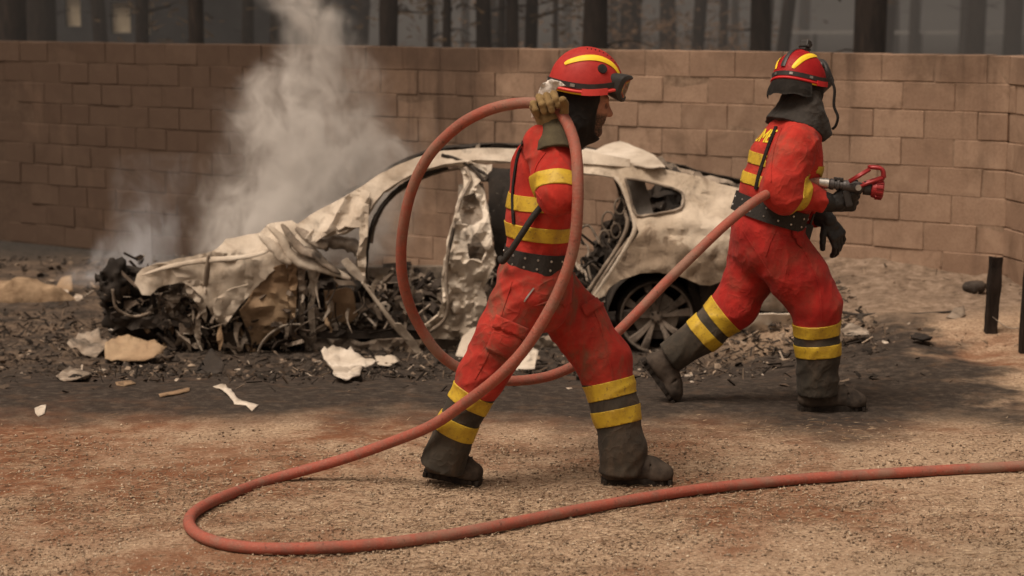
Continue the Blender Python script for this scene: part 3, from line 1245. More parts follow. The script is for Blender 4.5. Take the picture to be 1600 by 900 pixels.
def drape_strip(name, bv, pts_px, Y, width, mat, parent, off=.004, th=.003, n=6):
    pp = [(p.x, p.y) for p in catmull([(x, y, 0) for x, y in pts_px], n)]
    hp = drape_path(bv, pp, Y, off)
    # smooth jumps
    vs, fs = [], []
    m = len(hp)
    for i, (p, nr) in enumerate(hp):
        a, b = hp[max(i - 1, 0)][0], hp[min(i + 1, m - 1)][0]
        t = (b - a).normalized()
        nr = (sum((hp[j][1] for j in range(max(0, i - 2), min(m, i + 3))), Vector())).normalized()
        s = t.cross(nr).normalized() * width / 2
        vs += [p - s, p - s + nr * th, p + s + nr * th, p + s]
    for i in range(m - 1):
        for k in range(4):
            fs.append((i * 4 + k, i * 4 + (k + 1) % 4, i * 4 + 4 + (k + 1) % 4, i * 4 + 4 + k))
    fs += [(0, 1, 2, 3), (4 * m - 4, 4 * m - 1, 4 * m - 2, 4 * m - 3)]
    return link(name, mesh(name, vs, fs, False), mat, parent)


def poly_fill(outline, step, holes=()):
    """triangulated polygon with inner points: returns 2D points and triangles"""
    pts, edges, faces = [], [], []

    def inside(x, y, poly):
        c = False
        j = len(poly) - 1
        for i in range(len(poly)):
            xi, yi = poly[i]
            xj, yj = poly[j]
            if (yi > y) != (yj > y) and x < (xj - xi) * (y - yi) / (yj - yi) + xi: c = not c
            j = i
        return c

    def dist(x, y, poly):
        b = 1e9
        for i in range(len(poly)):
            x0, y0 = poly[i]
            x1, y1 = poly[(i + 1) % len(poly)]
            L = (x1 - x0) ** 2 + (y1 - y0) ** 2 + 1e-9
            t = max(0, min(1, ((x - x0) * (x1 - x0) + (y - y0) * (y1 - y0)) / L))
            b = min(b, (x - x0 - t * (x1 - x0)) ** 2 + (y - y0 - t * (y1 - y0)) ** 2)
        return math.sqrt(b)

    loops = [outline, *holes]
    for lp in loops:
        dense = []
        for i in range(len(lp)):
            a, b = Vector(lp[i]), Vector(lp[(i + 1) % len(lp)])
            k = max(1, int((b - a).length / step))
            dense += [a.lerp(b, j / k) for j in range(k)]
        i0 = len(pts)
        pts += dense
        edges += [(i0 + j, i0 + (j + 1) % len(dense)) for j in range(len(dense))]
    xs = [p[0] for p in outline]
    ys = [p[1] for p in outline]
    y = min(ys) + step / 2
    r = 0
    while y < max(ys):
        x = min(xs) + (step / 2 if r % 2 else step)
        while x < max(xs):
            if inside(x, y, outline) and not any(inside(x, y, h) for h in holes) and all(dist(x, y, l) > step * .45 for l in loops):
                pts.append(Vector((x + rnd.uniform(-.15, .15) * step, y + rnd.uniform(-.15, .15) * step)))
            x += step
        y += step * .9
        r += 1
    v, e, f, *_ = delaunay_2d_cdt([Vector((p[0], p[1])) for p in pts], edges, [], 0, 1e-4)
    tris = []
    for t in f:
        cx = sum(v[i].x for i in t) / len(t)
        cy = sum(v[i].y for i in t) / len(t)
        if inside(cx, cy, outline) and not any(inside(cx, cy, h) for h in holes):
            tris.append(tuple(t))
    return v, tris


def drape_patch(name, bv, outline, Y, mat, parent, off=.005, th=.004, step=4):
    v, tris = poly_fill(outline, step)
    vs = []
    ok = []
    for p in v:
        h = drape_path(bv, [(p.x, p.y)], Y, off)
        ok.append(bool(h))
        vs.append(h[0][0] if h else Vector())
    tris = [t for t in tris if all(ok[i] for i in t)]
    bm = bmesh.new()
    bv_ = [bm.verts.new(p) for p in vs]
    for t in tris:
        bm.faces.new([bv_[i] for i in t])
    bmesh.ops.delete(bm, geom=[q for q in bm.verts if not q.link_faces], context='VERTS')
    bmesh.ops.recalc_face_normals(bm, faces=bm.faces)
    bmesh.ops.solidify(bm, geom=bm.faces[:], thickness=th)
    return link(name, bm_mesh(name, bm, True), mat, parent)


# ------------------------------------------------------------------ helmet, built once in its own frame: x forward, z up
HA, HB, HC = .150, .122, .152


def dome_z(x, y):
    return HC * math.sqrt(max(0, 1 - (x / HA) ** 2 - (y / HB) ** 2))


def edge_z(a):
    """lower edge of the shell: higher at the front, low over the ears"""
    return 0.002 - .020 * abs(math.sin(a)) ** 2 + .012 * max(0, math.cos(a)) - .006 * max(0, -math.cos(a))


def dome_mesh():
    bm = bmesh.new()
    n, m = 56, 20
    rows = []
    for j in range(m):
        row = []
        for i in range(n):
            a = 2 * math.pi * i / n
            f = j / (m - 1)
            e = edge_z(a)
            ph0 = math.asin(max(-1, min(1, e / HC)))
            ph = ph0 + (math.pi / 2 - ph0) * f
            ph = min(ph, math.pi / 2 - .02)
            x, y, z = HA * math.cos(ph) * math.cos(a), HB * math.cos(ph) * math.sin(a), HC * math.sin(ph)
            fl = 1 + .035 * (1 - f) ** 6 * (1 if f < .5 else 0)
            # a low ridge along the crown
            z += .006 * math.exp(-(y / .022) ** 2) * (1 if z > .05 else 0)
            row.append(bm.verts.new((x * fl, y * fl, z)))
        rows.append(row)
    for j in range(m - 1):
        for i in range(n):
            bm.faces.new((rows[j][i], rows[j][(i + 1) % n], rows[j + 1][(i + 1) % n], rows[j + 1][i]))
    bm.faces.new(rows[-1])
    bmesh.ops.solidify(bm, geom=bm.faces[:], thickness=.005)
    return bm_mesh('shell', bm, True)


def dome_strip(path, width, off=.003, th=.0025, n=8):
    """strip laid on the dome along (x, y) points"""
    pp = catmull([(x, y, 0) for x, y in path], n)
    vs, fs = [], []
    m = len(pp)
    def on(x, y, o):
        z = dome_z(x, y)
        nr = Vector((x / HA ** 2, y / HB ** 2, z / HC ** 2)).normalized()
        return Vector((x, y, z)) + nr * o
    ws = width if callable(width) else (lambda f: width)
    for i, p in enumerate(pp):
        t = (on(*pp[min(i + 1, m - 1)][:2], 0) - on(*pp[max(i - 1, 0)][:2], 0)).normalized()
        c = on(p.x, p.y, 0)
        nr = Vector((c.x / HA ** 2, c.y / HB ** 2, c.z / HC ** 2)).normalized()
        s = t.cross(nr).normalized()
        w = ws(i / (m - 1)) / 2
        for k in (-1, -.33, .33, 1):
            q = c + s * w * k
            r2 = math.sqrt((q.x / HA) ** 2 + (q.y / HB) ** 2 + (q.z / HC) ** 2)
            q = q / r2
            vs.append(q + nr * (off + (th if abs(k) < 1 else 0)))
    for i in range(m - 1):
        for k in range(3):
            fs.append((i * 4 + k, i * 4 + k + 1, i * 4 + 5 + k, i * 4 + 4 + k))
    return vs, fs


def ring_path(a0, a1, dz, grow, n=24):
    out = []
    for k in range(n + 1):
        a = a0 + (a1 - a0) * k / n
        e = edge_z(a) + dz
        ph = math.asin(max(-1, min(1, e / HC)))
        out.append(Vector((HA * math.cos(ph) * math.cos(a) * grow, HB * math.cos(ph) * math.sin(a) * grow, e)))
    return out


def ribbon(name, pts, half, th, parent, mat, tilt=None):
    """flat strap standing on edge along a path round the helmet"""
    vs, fs = [], []
    m = len(pts)
    for i, p in enumerate(pts):
        t = (pts[min(i + 1, m - 1)] - pts[max(i - 1, 0)]).normalized()
        o = Vector((p.x, p.y, 0)).normalized()
        u = o.cross(t).normalized()
        if u.z < 0: u = -u
        vs += [p - u * half, p - u * half + o * th, p + u * half + o * th, p + u * half]
    for i in range(m - 1):
        for k in range(4):
            fs.append((i * 4 + k, i * 4 + (k + 1) % 4, i * 4 + 4 + (k + 1) % 4, i * 4 + 4 + k))
    fs += [(0, 1, 2, 3), (4 * m - 4, 4 * m - 1, 4 * m - 2, 4 * m - 3)]
    return link(name, mesh(name, vs, fs, False), mat, parent, keep=False)


def make_helmet(parent, M, paint, goggle_pos, goggle_rot, back_strip=False, camera=False):
    sh = link('helmet', dome_mesh(), paint, parent)
    sh.matrix_world = M
    # parent's own place is undone by keep=True; children live in the helmet's frame
    def kid(name, me, mat):
        return link(name, me, mat, sh, keep=False)
    for sgn in (-1, 1):
        vs, fs = dome_strip([(-.098, sgn * .066), (-.055, sgn * .078), (.0, sgn * .080), (.06, sgn * .070), (.105, sgn * .056), (.128, sgn * .050)] if not back_strip else
                            [(-.132, sgn * .050), (-.105, sgn * .064), (-.055, sgn * .074), (.0, sgn * .072), (.05, sgn * .056)],
                            lambda f: .012 + .018 * math.sin(min(1, max(0, f)) * math.pi) ** .5)
        kid('stripe', mesh('stripe', vs, fs), M_HSTRIPE)
        # vent rosette
        bm = bmesh.new()
        x, y = (.050, sgn * .098) if not back_strip else (.062, sgn * .088)
        z = dome_z(x, y)
        nr = Vector((x / HA ** 2, y / HB ** 2, z / HC ** 2)).normalized()
        c = Vector((x, y, z))
        bm_cyl(bm, c - nr * .004, c + nr * .006, .021, .019, 24)
        t1 = nr.orthogonal().normalized()
        for k in range(3):
            t2 = nr.cross(t1)
            bm_box(bm, c + nr * .0065 + t2 * (k - 1) * .010, (.026, .005, .004), Matrix((t1, t2, nr)).transposed())
        kid('vent', bm_mesh('vent', bm, False), M_RUBBER)
    # vent slots along the crown ridge
    bm = bmesh.new()
    for k in range(8):
        x = -.01 + .0165 * k
        z = dome_z(x, .020)
        for sgn in (-1, 1):
            bm_box(bm, (x, sgn * .026, dome_z(x, .026) + .001), (.0042, .013, .005), Matrix.Rotation(math.asin(min(1, x / HA)), 3, 'Y'))
    o = kid('vent_slots', bm_mesh('vent_slots', bm), M_RUBBER)
    o['kind'] = 'stuff'
    # rim: red lip with a yellow line under it, and the goggle strap above
    kid('rim', tube('rim', ring_path(0, 2 * math.pi, -.004, 1.045, 60), .0065, 8, False), paint)
    kid('rim_line', tube('rim_line', ring_path(R(95), R(265), -.012, 1.02, 40), .0045, 8, True), M_HSTRIPE)
    ribbon('goggle_strap', ring_path(R(42), R(318), .018, 1.022, 60), .011, .004, sh, M_RUBBER)
    for a in (R(118), R(242), R(160), R(200)):
        p = ring_path(a, a + R(7), .018, 1.045, 3)
        ribbon('strap_clip', p, .006, .004, sh, M_METAL)
    for sgn in (-1, 1):
        p = ring_path(R(sgn * 62), R(sgn * 100), -.004, 1.05, 8)
        ribbon('ear_cover', p, .013, .007, sh, paint)
    # goggles: hollow frame, lens, in their own frame (x forward)
    gm = Matrix.Translation(Vector(goggle_pos)) @ Euler(goggle_rot).to_matrix().to_4x4()
    if back_strip: gm = gm @ Matrix.Diagonal((1.7, 1.08, 1.12, 1))
    bm = bmesh.new()
    n = 40
    def outl(k, w, h):
        a = 2 * math.pi * k / n
        c, s_ = math.cos(a), math.sin(a)
        y = w * (abs(c) ** .55) * (1 if c > 0 else -1)
        z = h * (abs(s_) ** .6) * (1 if s_ > 0 else -1)
        if z < 0: z *= 1 - .35 * math.exp(-(y / .022) ** 2)
        return y, z
    rings = [(.094, .048, -.060), (.098, .058, 0.0), (.090, .051, .010), (.080, .040, .004), (.080, .041, -.050)]
    vr = []
    for w, h, x in rings:
        row = []
        for k in range(n):
            y, z = outl(k, w, h)
            row.append(bm.verts.new((x - (y / .09) ** 2 * .040, y, z)))
        vr.append(row)
    for j in range(len(rings)):
        r0, r1 = vr[j], vr[(j + 1) % len(rings)]
        for k in range(n):
            bm.faces.new((r0[k], r0[(k + 1) % n], r1[(k + 1) % n], r1[k]))
    bmesh.ops.recalc_face_normals(bm, faces=bm.faces)
    g = kid('goggles', bm_mesh('goggles', bm, False), M_RUBBER)
    g.matrix_local = gm
    bm = bmesh.new()
    front, back = [], []
    for k in range(n):
        y, z = outl(k, .081, .042)
        front.append(bm.verts.new((.002 - (y / .09) ** 2 * .040, y, z)))
    c = bm.verts.new((.004, 0, 0))
    for k in range(n):
        bm.faces.new((c, front[k], front[(k + 1) % n]))
    link('lens', bm_mesh('lens', bm, True), M_LENS, sh, keep=False).matrix_local = gm
    if camera:
        bm = bmesh.new()
        bm_box(bm, (.030, 0, HC + .012), (.050, .034, .012), None, .003)
        bm_box(bm, (.030, 0, HC + .038), (.036, .050, .036), Matrix.Rotation(.2, 3, 'Y'), .006)
        bm_cyl(bm, (.046, -.008, HC + .040), (.060, -.008, HC + .037), .013, .012, 16)
        bm_cyl(bm, (.022, -.03, HC + .026), (.022, .03, HC + .026), .009, .009, 12)
        kid('action_camera', bm_mesh('action_camera', bm), M_RUBBER)
    if back_strip:
        vs, fs = dome_strip([(-.143, 0), (-.125, 0), (-.09, 0), (-.04, 0), (.02, 0), (.06, 0)], .026, .0075)
        kid('crown_strip', mesh('crown_strip', vs, fs), M_RUBBER)
    return sh


def person_root(name, loc):
    return None


def face_attr(me, fn):
    a = me.attributes.new('beard', 'FLOAT', 'POINT')
    a.data.foreach_set('value', [fn(v.co) for v in me.vertices])


def build_person(S):
    """S holds joints as (px, py, depth offset); everything is built where the person stands"""
    Y0 = S['Y0']
    J = {k: P(v[0], v[1], Y0 + v[2]) for k, v in S['J'].items()}
    m = Y0 / FPX                                   # metres per pixel at the person
    # ---------------- body: one continuous skin
    pts = list(J.values())
    lo = [min(p[i] for p in pts) - .22 for i in range(3)]
    hi = [max(p[i] for p in pts) + .22 for i in range(3)]
    lo[2] = max(lo[2], -.05)
    F = Field(lo, hi, .0056)
    lat = Vector(S['lat'])
    fwd = Vector(S['face']).normalized()
    pel, chest, neck, head = J['pelvis'], J['chest'], J['neck'], J['head']
    F.cone(pel, chest, .095, .105, .05, ky=1.35, axis=lat)
    F.cone(chest, neck - Vector((0, 0, .03)), .10, .06, .05, ky=1.3, axis=lat)
    F.cone(neck, head - Vector((0, 0, .04)), .058, .056, .03)
    hf = fwd
    hs = Vector((-hf.y, hf.x, 0)).normalized()
    hu = hf.cross(hs)
    if hu.z < 0: hu = -hu
    rot = Matrix((hf, hs, hu)).transposed()
    hd = lambda x, y, z: head + hf * x + hs * y + hu * z
    F.ell(head, (.098, .077, .115), .02, rot)
    F.cone(hd(.045, 0, -.095), hd(.068, 0, -.112), .046, .030, .035)          # jaw and chin
    F.ell(hd(.058, 0, -.03), (.042, .060, .06), .03, rot)                       # cheeks
    F.cone(hd(.088, -.03, .022), hd(.088, .03, .022), .013, .013, .012)           # brow
    F.cone(hd(.092, 0, .008), hd(.116, 0, -.034), .009, .0135, .010)             # nose
    F.cone(hd(.100, -.011, -.038), hd(.100, .011, -.038), .0095, .0095, .008)
    for s_ in (-1, 1):
        F.ell(hd(.091, s_ * .031, -.001), (.016, .016, .012), .006, rot, mode='sub')
        F.ell(hd(.078, s_ * .031, -.002), (.0135, .0135, .0125), .003, rot)
        F.ell(hd(.0, s_ * .080, -.012), (.026, .010, .034), .008, rot)           # ears
    F.cone(hd(.094, -.017, -.060), hd(.094, .017, -.060), .0085, .0085, .006)     # lips
    F.cone(hd(.090, -.015, -.073), hd(.090, .015, -.073), .009, .009, .006)
    F.cone(hd(.106, -.02, -.0665), hd(.106, .02, -.0665), .0045, .0045, .003, mode='sub')
    HB_ = {}
    for sd in ('r', 'l'):
        sh, el, wr = J['sh_' + sd], J['el_' + sd], J['wr_' + sd]
        F.cone(J['chest'] + (sh - J['chest']) * .3, sh, .06, .056, .04)
        F.cone(sh, el, .052, .041, .03)
        F.cone(el, wr, .041, .028, .02)
        bones = hand_bones(wr, *S['hand_' + sd])
        HB_[sd] = bones
        for i, (a, b, ra, rb) in enumerate(bones):
            F.cone(a, b, ra, rb, k=.008 if i < 5 else .003, grow=-.0018)
        hp, kn, an = J['hip_' + sd], J['kn_' + sd], J['an_' + sd]
        F.cone(pel, hp, .09, .085, .05)
        F.cone(hp, kn, .080, .055, .03)
        F.cone(kn, an, .054, .036, .03)
        F.cone(an, J['toe_' + sd] + (an - J['toe_' + sd]) * .25 + Vector((0, 0, .01)), .034, .024, .03)
    body = link('person', F.mesh('person'), M_SKIN)
    bf = lambda co: float(np.clip(((-.030 - (co - head).dot(hu)) / .018), 0, 1)) * (1.0 if (co - head).dot(hf) < .103 or (co - head).dot(hu) < -.05 else .2)
    face_attr(body.data, bf)
    tag(body, S['label'], 'person', 'firefighters handling the hose')
    for s_ in (-1, 1):
        bm = bmesh.new()
        bmesh.ops.create_uvsphere(bm, u_segments=10, v_segments=8, radius=.0085, matrix=Matrix.Translation(hd(.0835, s_ * .031, -.002)))
        link('eye', bm_mesh('eye', bm, True), M_EYE, body)
    # ---------------- jacket
    pts = [J[k] for k in ('pelvis', 'chest', 'neck', 'sh_r', 'el_r', 'wr_r', 'sh_l', 'el_l', 'wr_l')]
    lo = [min(p[i] for p in pts) - .24 for i in range(3)]
    hi = [max(p[i] for p in pts) + .24 for i in range(3)]
    F = Field(lo, hi, .0072)
    for (a, b, ra, rb, k, ky, fold) in S['torso']:
        A, B = P(a[0], a[1], Y0 + a[2]), P(b[0], b[1], Y0 + b[2])
        F.cone(A, B, ra * m, rb * m, k, ky=ky, axis=lat, fold=fold * 1.3, ff=12, fs=5, seed=S['seed'])
    for sd in ('r', 'l'):
        r0, r1, r2, r3 = S['sleeve']
        sh, el, wr = J['sh_' + sd], J['el_' + sd], J['wr_' + sd]
        F.cone(J['neck'] + (sh - J['neck']) * .35 - Vector((0, 0, .02)), sh, r0 * .92, r0, .03)
        F.cone(sh, el, r0, r1, .012, fold=.017, ff=13, fs=5, seed=S['seed'] + 11)
        e2 = el + (wr - el) * .88
        F.cone(el, e2, r2, r3, .007, fold=.017, ff=14, fs=5, seed=S['seed'] + 21, fb=True)
    jk = F.mesh('jacket')
    jo = link('jacket', jk, M_RED, body)
    # ---------------- trousers
    pts = [J[k] for k in ('pelvis', 'hip_r', 'kn_r', 'an_r', 'hip_l', 'kn_l', 'an_l')]
    lo = [min(p[i] for p in pts) - .24 for i in range(3)]
    hi = [max(p[i] for p in pts) + .24 for i in range(3)]
    F = Field(lo, hi, .0076)
    for (a, b, ra, rb, k, ky, fold, fl) in S['hips']:
        A, B = P(a[0], a[1], Y0 + a[2]), P(b[0], b[1], Y0 + b[2])
        F.cone(A, B, ra * m, rb * m, k, ky=ky, axis=lat, fold=fold * 1.3, ff=11, fs=5, seed=S['seed'] + 31, fa=fl)
    for sd in ('r', 'l'):
        legs = S['leg_' + sd]
        for i in range(len(legs) - 1):
            (a, ra), (b, rb) = legs[i], legs[i + 1]
            A, B = P(a[0], a[1], Y0 + a[2]), P(b[0], b[1], Y0 + b[2])
            F.cone(A, B, ra * m, rb * m, (.018 if sd == 'r' else .03) if i == 0 else .03, fold=(.013, .014, .008, .009)[min(i, 3)], ff=(11, 12, 13, 13)[min(i, 3)], fs=4, seed=S['seed'] + 40 + i + (7 if sd == 'r' else 0), fb=(i == len(legs) - 2))
    tr = F.mesh('trousers')
    to = link('trousers', tr, S['trouser_mat'], body)
    # cuffs and yellow bands on each leg
    def slab(me, name, a, b, off, th, keep, mat, par, na=None, nb=None):
        d = (b - a).normalized()
        q = bisect_keep(me, [(a, -(na or d)), (b, (nb or d))], name, off, keep, th)
        return link(name, q, mat, par)
    for sd in ('r', 'l'):
        for (nm, a, b, off, th, mat, rad) in S['cuff_' + sd]:
            A, B = P(a[0], a[1], Y0 + a[2]), P(b[0], b[1], Y0 + b[2])
            d = (B - A).normalized()
            c = (A + B) / 2
            ex = (B - A).length
            kp = lambda f, A=A, d=d, rad=rad: ((f - A) - d * (f - A).dot(d)).length < rad
            slab(tr, nm, A, B, off, th, kp, mat, to)
        for (nm, a, b, off, th, mat, rad) in S['arm_' + sd]:
            A, B = P(a[0], a[1], Y0 + a[2]), P(b[0], b[1], Y0 + b[2])
            d = (B - A).normalized()
            kp = lambda f, A=A, d=d, rad=rad: ((f - A) - d * (f - A).dot(d)).length < rad
            slab(jk, nm, A, B, off, th, kp, mat, jo)
    arms = [(J['sh_' + s_], J['el_' + s_], S['sleeve'][0]) for s_ in 'rl'] + [(J['el_' + s_], J['wr_' + s_], S['sleeve'][2]) for s_ in 'rl']
    def not_arm(f):
        for a, b, r in arms:
            ab = b - a
            t = max(0.30, min(1, (f - a).dot(ab) / ab.length_squared))
            if (f - a - ab * t).length < r * 1.42: return False
        return True
    for (nm, a, b, off, th, mat) in S['chest_bands']:
        A, B = P(a[0], a[1], Y0 + a[2]), P(b[0], b[1], Y0 + b[2])
        slab(jk, nm, A, B, off, th, not_arm, mat, jo)
    # belt: a ring of its own round the waist
    (a, b, r, ky) = S['belt']
    A, B = P(a[0], a[1], Y0 + a[2]), P(b[0], b[1], Y0 + b[2])
    d = (B - A).normalized()
    l2 = (lat - d * lat.dot(d)).normalized()
    f2 = l2.cross(d)
    vs, fs = [], []
    n = 64
    w = (B - A).length
    for k in range(n):
        an = 2 * math.pi * k / n
        rr = r * m * (1 + .015 * math.sin(an * 5 + 1))
        o = f2 * math.cos(an) * rr + l2 * math.sin(an) * rr * ky
        u = o.normalized()
        vs += [A + o, A + o + u * .006, B + o * 1.0 + u * .006, B + o]
    for k in range(n):
        for j in range(4):
            fs.append((k * 4 + j, k * 4 + (j + 1) % 4, ((k + 1) % n) * 4 + (j + 1) % 4, ((k + 1) % n) * 4 + j))
    be = link('belt', mesh('belt', vs, fs, False), M_BELT, body)
    for k in range(0, n, 4):
        for e in (.28, .72):
            an = 2 * math.pi * k / n
            rr = r * m * (1 + .015 * math.sin(an * 5 + 1))
            o = f2 * math.cos(an) * rr + l2 * math.sin(an) * rr * ky
            u = o.normalized()
            c = A.lerp(B, e) + o + u * .006
            bm = bmesh.new()
            bm_cyl(bm, c, c + u * .003, .0055, .004, 8)
            link('eyelet', bm_mesh('eyelet', bm), M_METAL, be)
    # gloves and boots
    for sd in ('r', 'l'):
        go = glove('glove', HB_[sd], body, S['glove_mat'])
        el, wr = J['el_' + sd], J['wr_' + sd]
        a, b, ra, rb = S['gauntlet']
        A, B = el + (wr - el) * a, el + (wr - el) * b + (HB_[sd][0][1] - wr) * .3
        lo, hi = bounds([(A, B, 0, 0)], .11)
        Fg = Field(lo, hi, .005)
        Fg.cone(A, B, ra, rb, 0, fold=.004, ff=20, fs=8, seed=4, fa=True)
        Fg.cone(A - (B - A) * .12, A + (B - A) * .3, ra * .80, ra * .74, .004, mode='sub')
        link('gauntlet', Fg.mesh('gauntlet'), S['gaunt_mat'], go)
        hl, te, up, an = S['boot_' + sd]
        boot(body, hl, te, up, an, M_BOOT)
    return body, J, jo, to, bvh_of(jk), bvh_of(tr), (head, hf, hs, hu)


# ------------------------------------------------------------------ firefighter nearer the camera, hose over the shoulder
Y1 = round(G(1000, 756).y, 3)


def on_ground(px, py, dz=0.0):
    p = G(px, py)
    return Vector((p.x, p.y, gz(p.x, p.y) + dz))


S1 = dict(
    Y0=Y1, seed=5, lat=(0, 1, 0), face=(1, .06, -.16),
    label='firefighter striding right with a hose loop over one shoulder, khaki glove raised to the helmet',
    J=dict(pelvis=(838, 428, 0), chest=(850, 262, 0), neck=(880, 208, 0), head=(911, 158, 0),
           sh_r=(848, 226, -.175), el_r=(871, 303, -.33), wr_r=(867, 207, -.185),
           sh_l=(856, 226, .185), el_l=(838, 325, .27), wr_l=(862, 402, .30),
           hip_r=(826, 455, -.09), kn_r=(757, 585, -.07), an_r=(692, 722, -.03),
           hip_l=(868, 455, .09), kn_l=(938, 557, .06), an_l=(968, 722, .0),
           toe_r=(745, 748, -.03), toe_l=(1040, 745, .0)),
    torso=[((838, 412, 0), (846, 330, 0), 48, 50, .04, 1.38, .009),
           ((846, 330, 0), (850, 262, 0), 51, 48, .05, 1.45, .008),
           ((850, 262, 0), (864, 222, 0), 46, 31, .05, 1.6, .005),
           ((866, 222, 0), (878, 200, 0), 28, 24, .03, 1.25, .003)],
    sleeve=(.080, .084, .080, .060),
    hips=[((840, 398, 0), (836, 432, 0), 46, 55, .03, 1.30, .006, True),
          ((836, 432, 0), (842, 470, 0), 55, 50, .05, 1.25, .006, False)],
    leg_r=[((822, 456, -.085), 48), ((788, 525, -.085), 43), ((750, 590, -.07), 36), ((712, 668, -.05), 30), ((692, 730, -.035), 37.5)],
    leg_l=[((870, 462, .085), 47), ((908, 512, .08), 46), ((942, 560, .065), 42), ((962, 640, .03), 36), ((973, 700, .01), 34.5), ((972, 739, .01), 36.5)],
    cuff_r=[('trouser_cuff', (738, 612, -.07), (688, 748, -.03), .002, .002, M_CUFF, .17),
            ('reflective_band', (738, 611, -.07), (726, 632, -.07), .005, .0022, M_BAND, .17),
            ('reflective_band', (716, 653, -.06), (705, 676, -.055), .005, .0022, M_BAND, .17)],
    cuff_l=[('trouser_cuff', (954, 596, .05), (974, 750, .01), .002, .002, M_CUFF, .16),
            ('reflective_band', (955, 594, .05), (961, 619, .04), .005, .0022, M_BAND, .16),
            ('reflective_band', (965, 637, .03), (970, 661, .02), .005, .0022, M_BAND, .16)],
    arm_r=[('reflective_band', (866, 299, -.33), (866, 275, -.30), .004, .002, M_BAND, .13)],
    arm_l=[],
    chest_bands=[('reflective_band', (846, 325, 0), (847, 302, 0), .004, .002, M_BAND),
                 ('reflective_band', (843, 371, 0), (845, 349, 0), .004, .002, M_BAND)],
    belt=((837, 420, 0), (841, 389, 0), 51.5, 1.40),
    hand_r=((-.34, .10, .95), (-.10, .95, .15), -1, (62, 78, 50), 0, (.45, .55, -.75), 1.36, 3),
    hand_l=((.25, .05, -1), (.2, .95, 0), 1, (25, 30, 20), 0, (.6, .6, -.4), 1.0, 4),
    gauntlet=(.64, 1.02, .088, .052),
    glove_mat=M_GLOVE, gaunt_mat=M_GAUNT, trouser_mat=M_REDT,
    boot_r=(on_ground(661, 753, .030), on_ground(753, 758, .0), (-.10, 0, 1), P(692, 716, Y1 - .03)),
    boot_l=(on_ground(938, 756), on_ground(1052, 756), (0, 0, 1), P(968, 716, Y1)),
)
body1, J1, jo1, to1, bvj1, bvt1, H1 = build_person(S1)

# ------------------------------------------------------------------ firefighter ahead, holding the nozzle
Y2 = round(G(1300, 641).y + .06, 3)
PS = R(24)
S2 = dict(
    Y0=Y2, seed=15, lat=(-math.sin(PS), math.cos(PS), 0), face=(math.cos(R(42)), math.sin(R(42)), -.06),
    label='firefighter ahead in black gloves aiming the hose nozzle, seen from behind with charcoal cape',
    J=dict(pelvis=(1200, 345, 0), chest=(1232, 240, 0), neck=(1252, 178, .02), head=(1258, 128, .03),
           sh_r=(1246, 226, -.165), el_r=(1222, 297, -.25), wr_r=(1294, 318, -.15),
           sh_l=(1240, 222, .18), el_l=(1235, 312, .20), wr_l=(1289, 340, .04),
           hip_r=(1214, 385, -.09), kn_r=(1270, 470, -.10), an_r=(1279, 612, -.06),
           hip_l=(1180, 385, .09), kn_l=(1160, 478, .10), an_l=(1040, 566, .14),
           toe_r=(1335, 632, -.05), toe_l=(1048, 615, .14)),
    torso=[((1205, 335, 0), (1218, 290, 0), 51, 52, .04, 1.22, .009),
           ((1218, 290, 0), (1230, 245, 0), 52, 49, .05, 1.30, .008),
           ((1230, 245, 0), (1240, 210, 0), 48, 36, .05, 1.5, .006),
           ((1242, 208, 0), (1250, 186, .02), 32, 25, .04, 1.2, .003)],
    sleeve=(.094, .104, .088, .062),
    hips=[((1206, 326, 0), (1197, 358, 0), 46, 50, .03, 1.22, .006, True),
          ((1197, 358, 0), (1192, 388, 0), 51, 47, .05, 1.2, .006, False)],
    leg_r=[((1212, 385, -.075), 47), ((1247, 432, -.09), 44), ((1275, 480, -.09), 38.5), ((1278, 545, -.07), 33), ((1277, 615, -.06), 33)],
    leg_l=[((1184, 388, .075), 45), ((1172, 436, .09), 38), ((1150, 476, .10), 36), ((1100, 520, .12), 29), ((1046, 558, .14), 25)],
    cuff_r=[('trouser_cuff', (1277, 505, -.08), (1277, 632, -.06), .002, .002, M_CUFF, .17),
            ('reflective_band', (1277, 502, -.08), (1278, 521, -.075), .005, .0022, M_BAND, .17),
            ('reflective_band', (1278, 536, -.07), (1279, 555, -.07), .005, .0022, M_BAND, .17)],
    cuff_l=[('trouser_cuff', (1132, 488, .11), (1030, 571, .14), .002, .002, M_CUFF, .17),
            ('reflective_band', (1133, 487, .11), (1117, 500, .115), .005, .0022, M_BAND, .17),
            ('reflective_band', (1107, 511, .12), (1092, 524, .125), .005, .0022, M_BAND, .17)],
    arm_r=[('reflective_band', (1240, 303, -.225), (1255, 307, -.205), .004, .002, M_BAND, .108)],
    arm_l=[],
    chest_bands=[('reflective_band', (1222, 298, 0), (1226, 281, 0), .004, .002, M_BAND),
                 ('reflective_band', (1229, 266, 0), (1233, 248, 0), .004, .002, M_BAND)],
    belt=((1199, 344, 0), (1208, 316, 0), 54, 1.26),
    hand_r=((.97, .0, .12), (.15, -.85, -.5), -1, (42, 55, 40), 0, (.75, .5, -.25), 1.32, 8),
    hand_l=((.55, -.15, -.8), (.5, -.75, .35), 1, (22, 30, 25), .4, (.6, .75, -.2), 1.22, 9),
    gauntlet=(.78, 1.05, .058, .040),
    glove_mat=M_BGLOVE, gaunt_mat=M_BGLOVE, trouser_mat=M_REDT2,
    boot_r=(on_ground(1245, 641), on_ground(1354, 641), (0, 0, 1), P(1278, 596, Y2 - .06)),
    boot_l=(P(1000, 562, Y2 + .14), P(1050, 632, Y2 + .14), (.82, 0, .57), P(1042, 556, Y2 + .14)),
)
body2, J2, jo2, to2, bvj2, bvt2, H2 = build_person(S2)
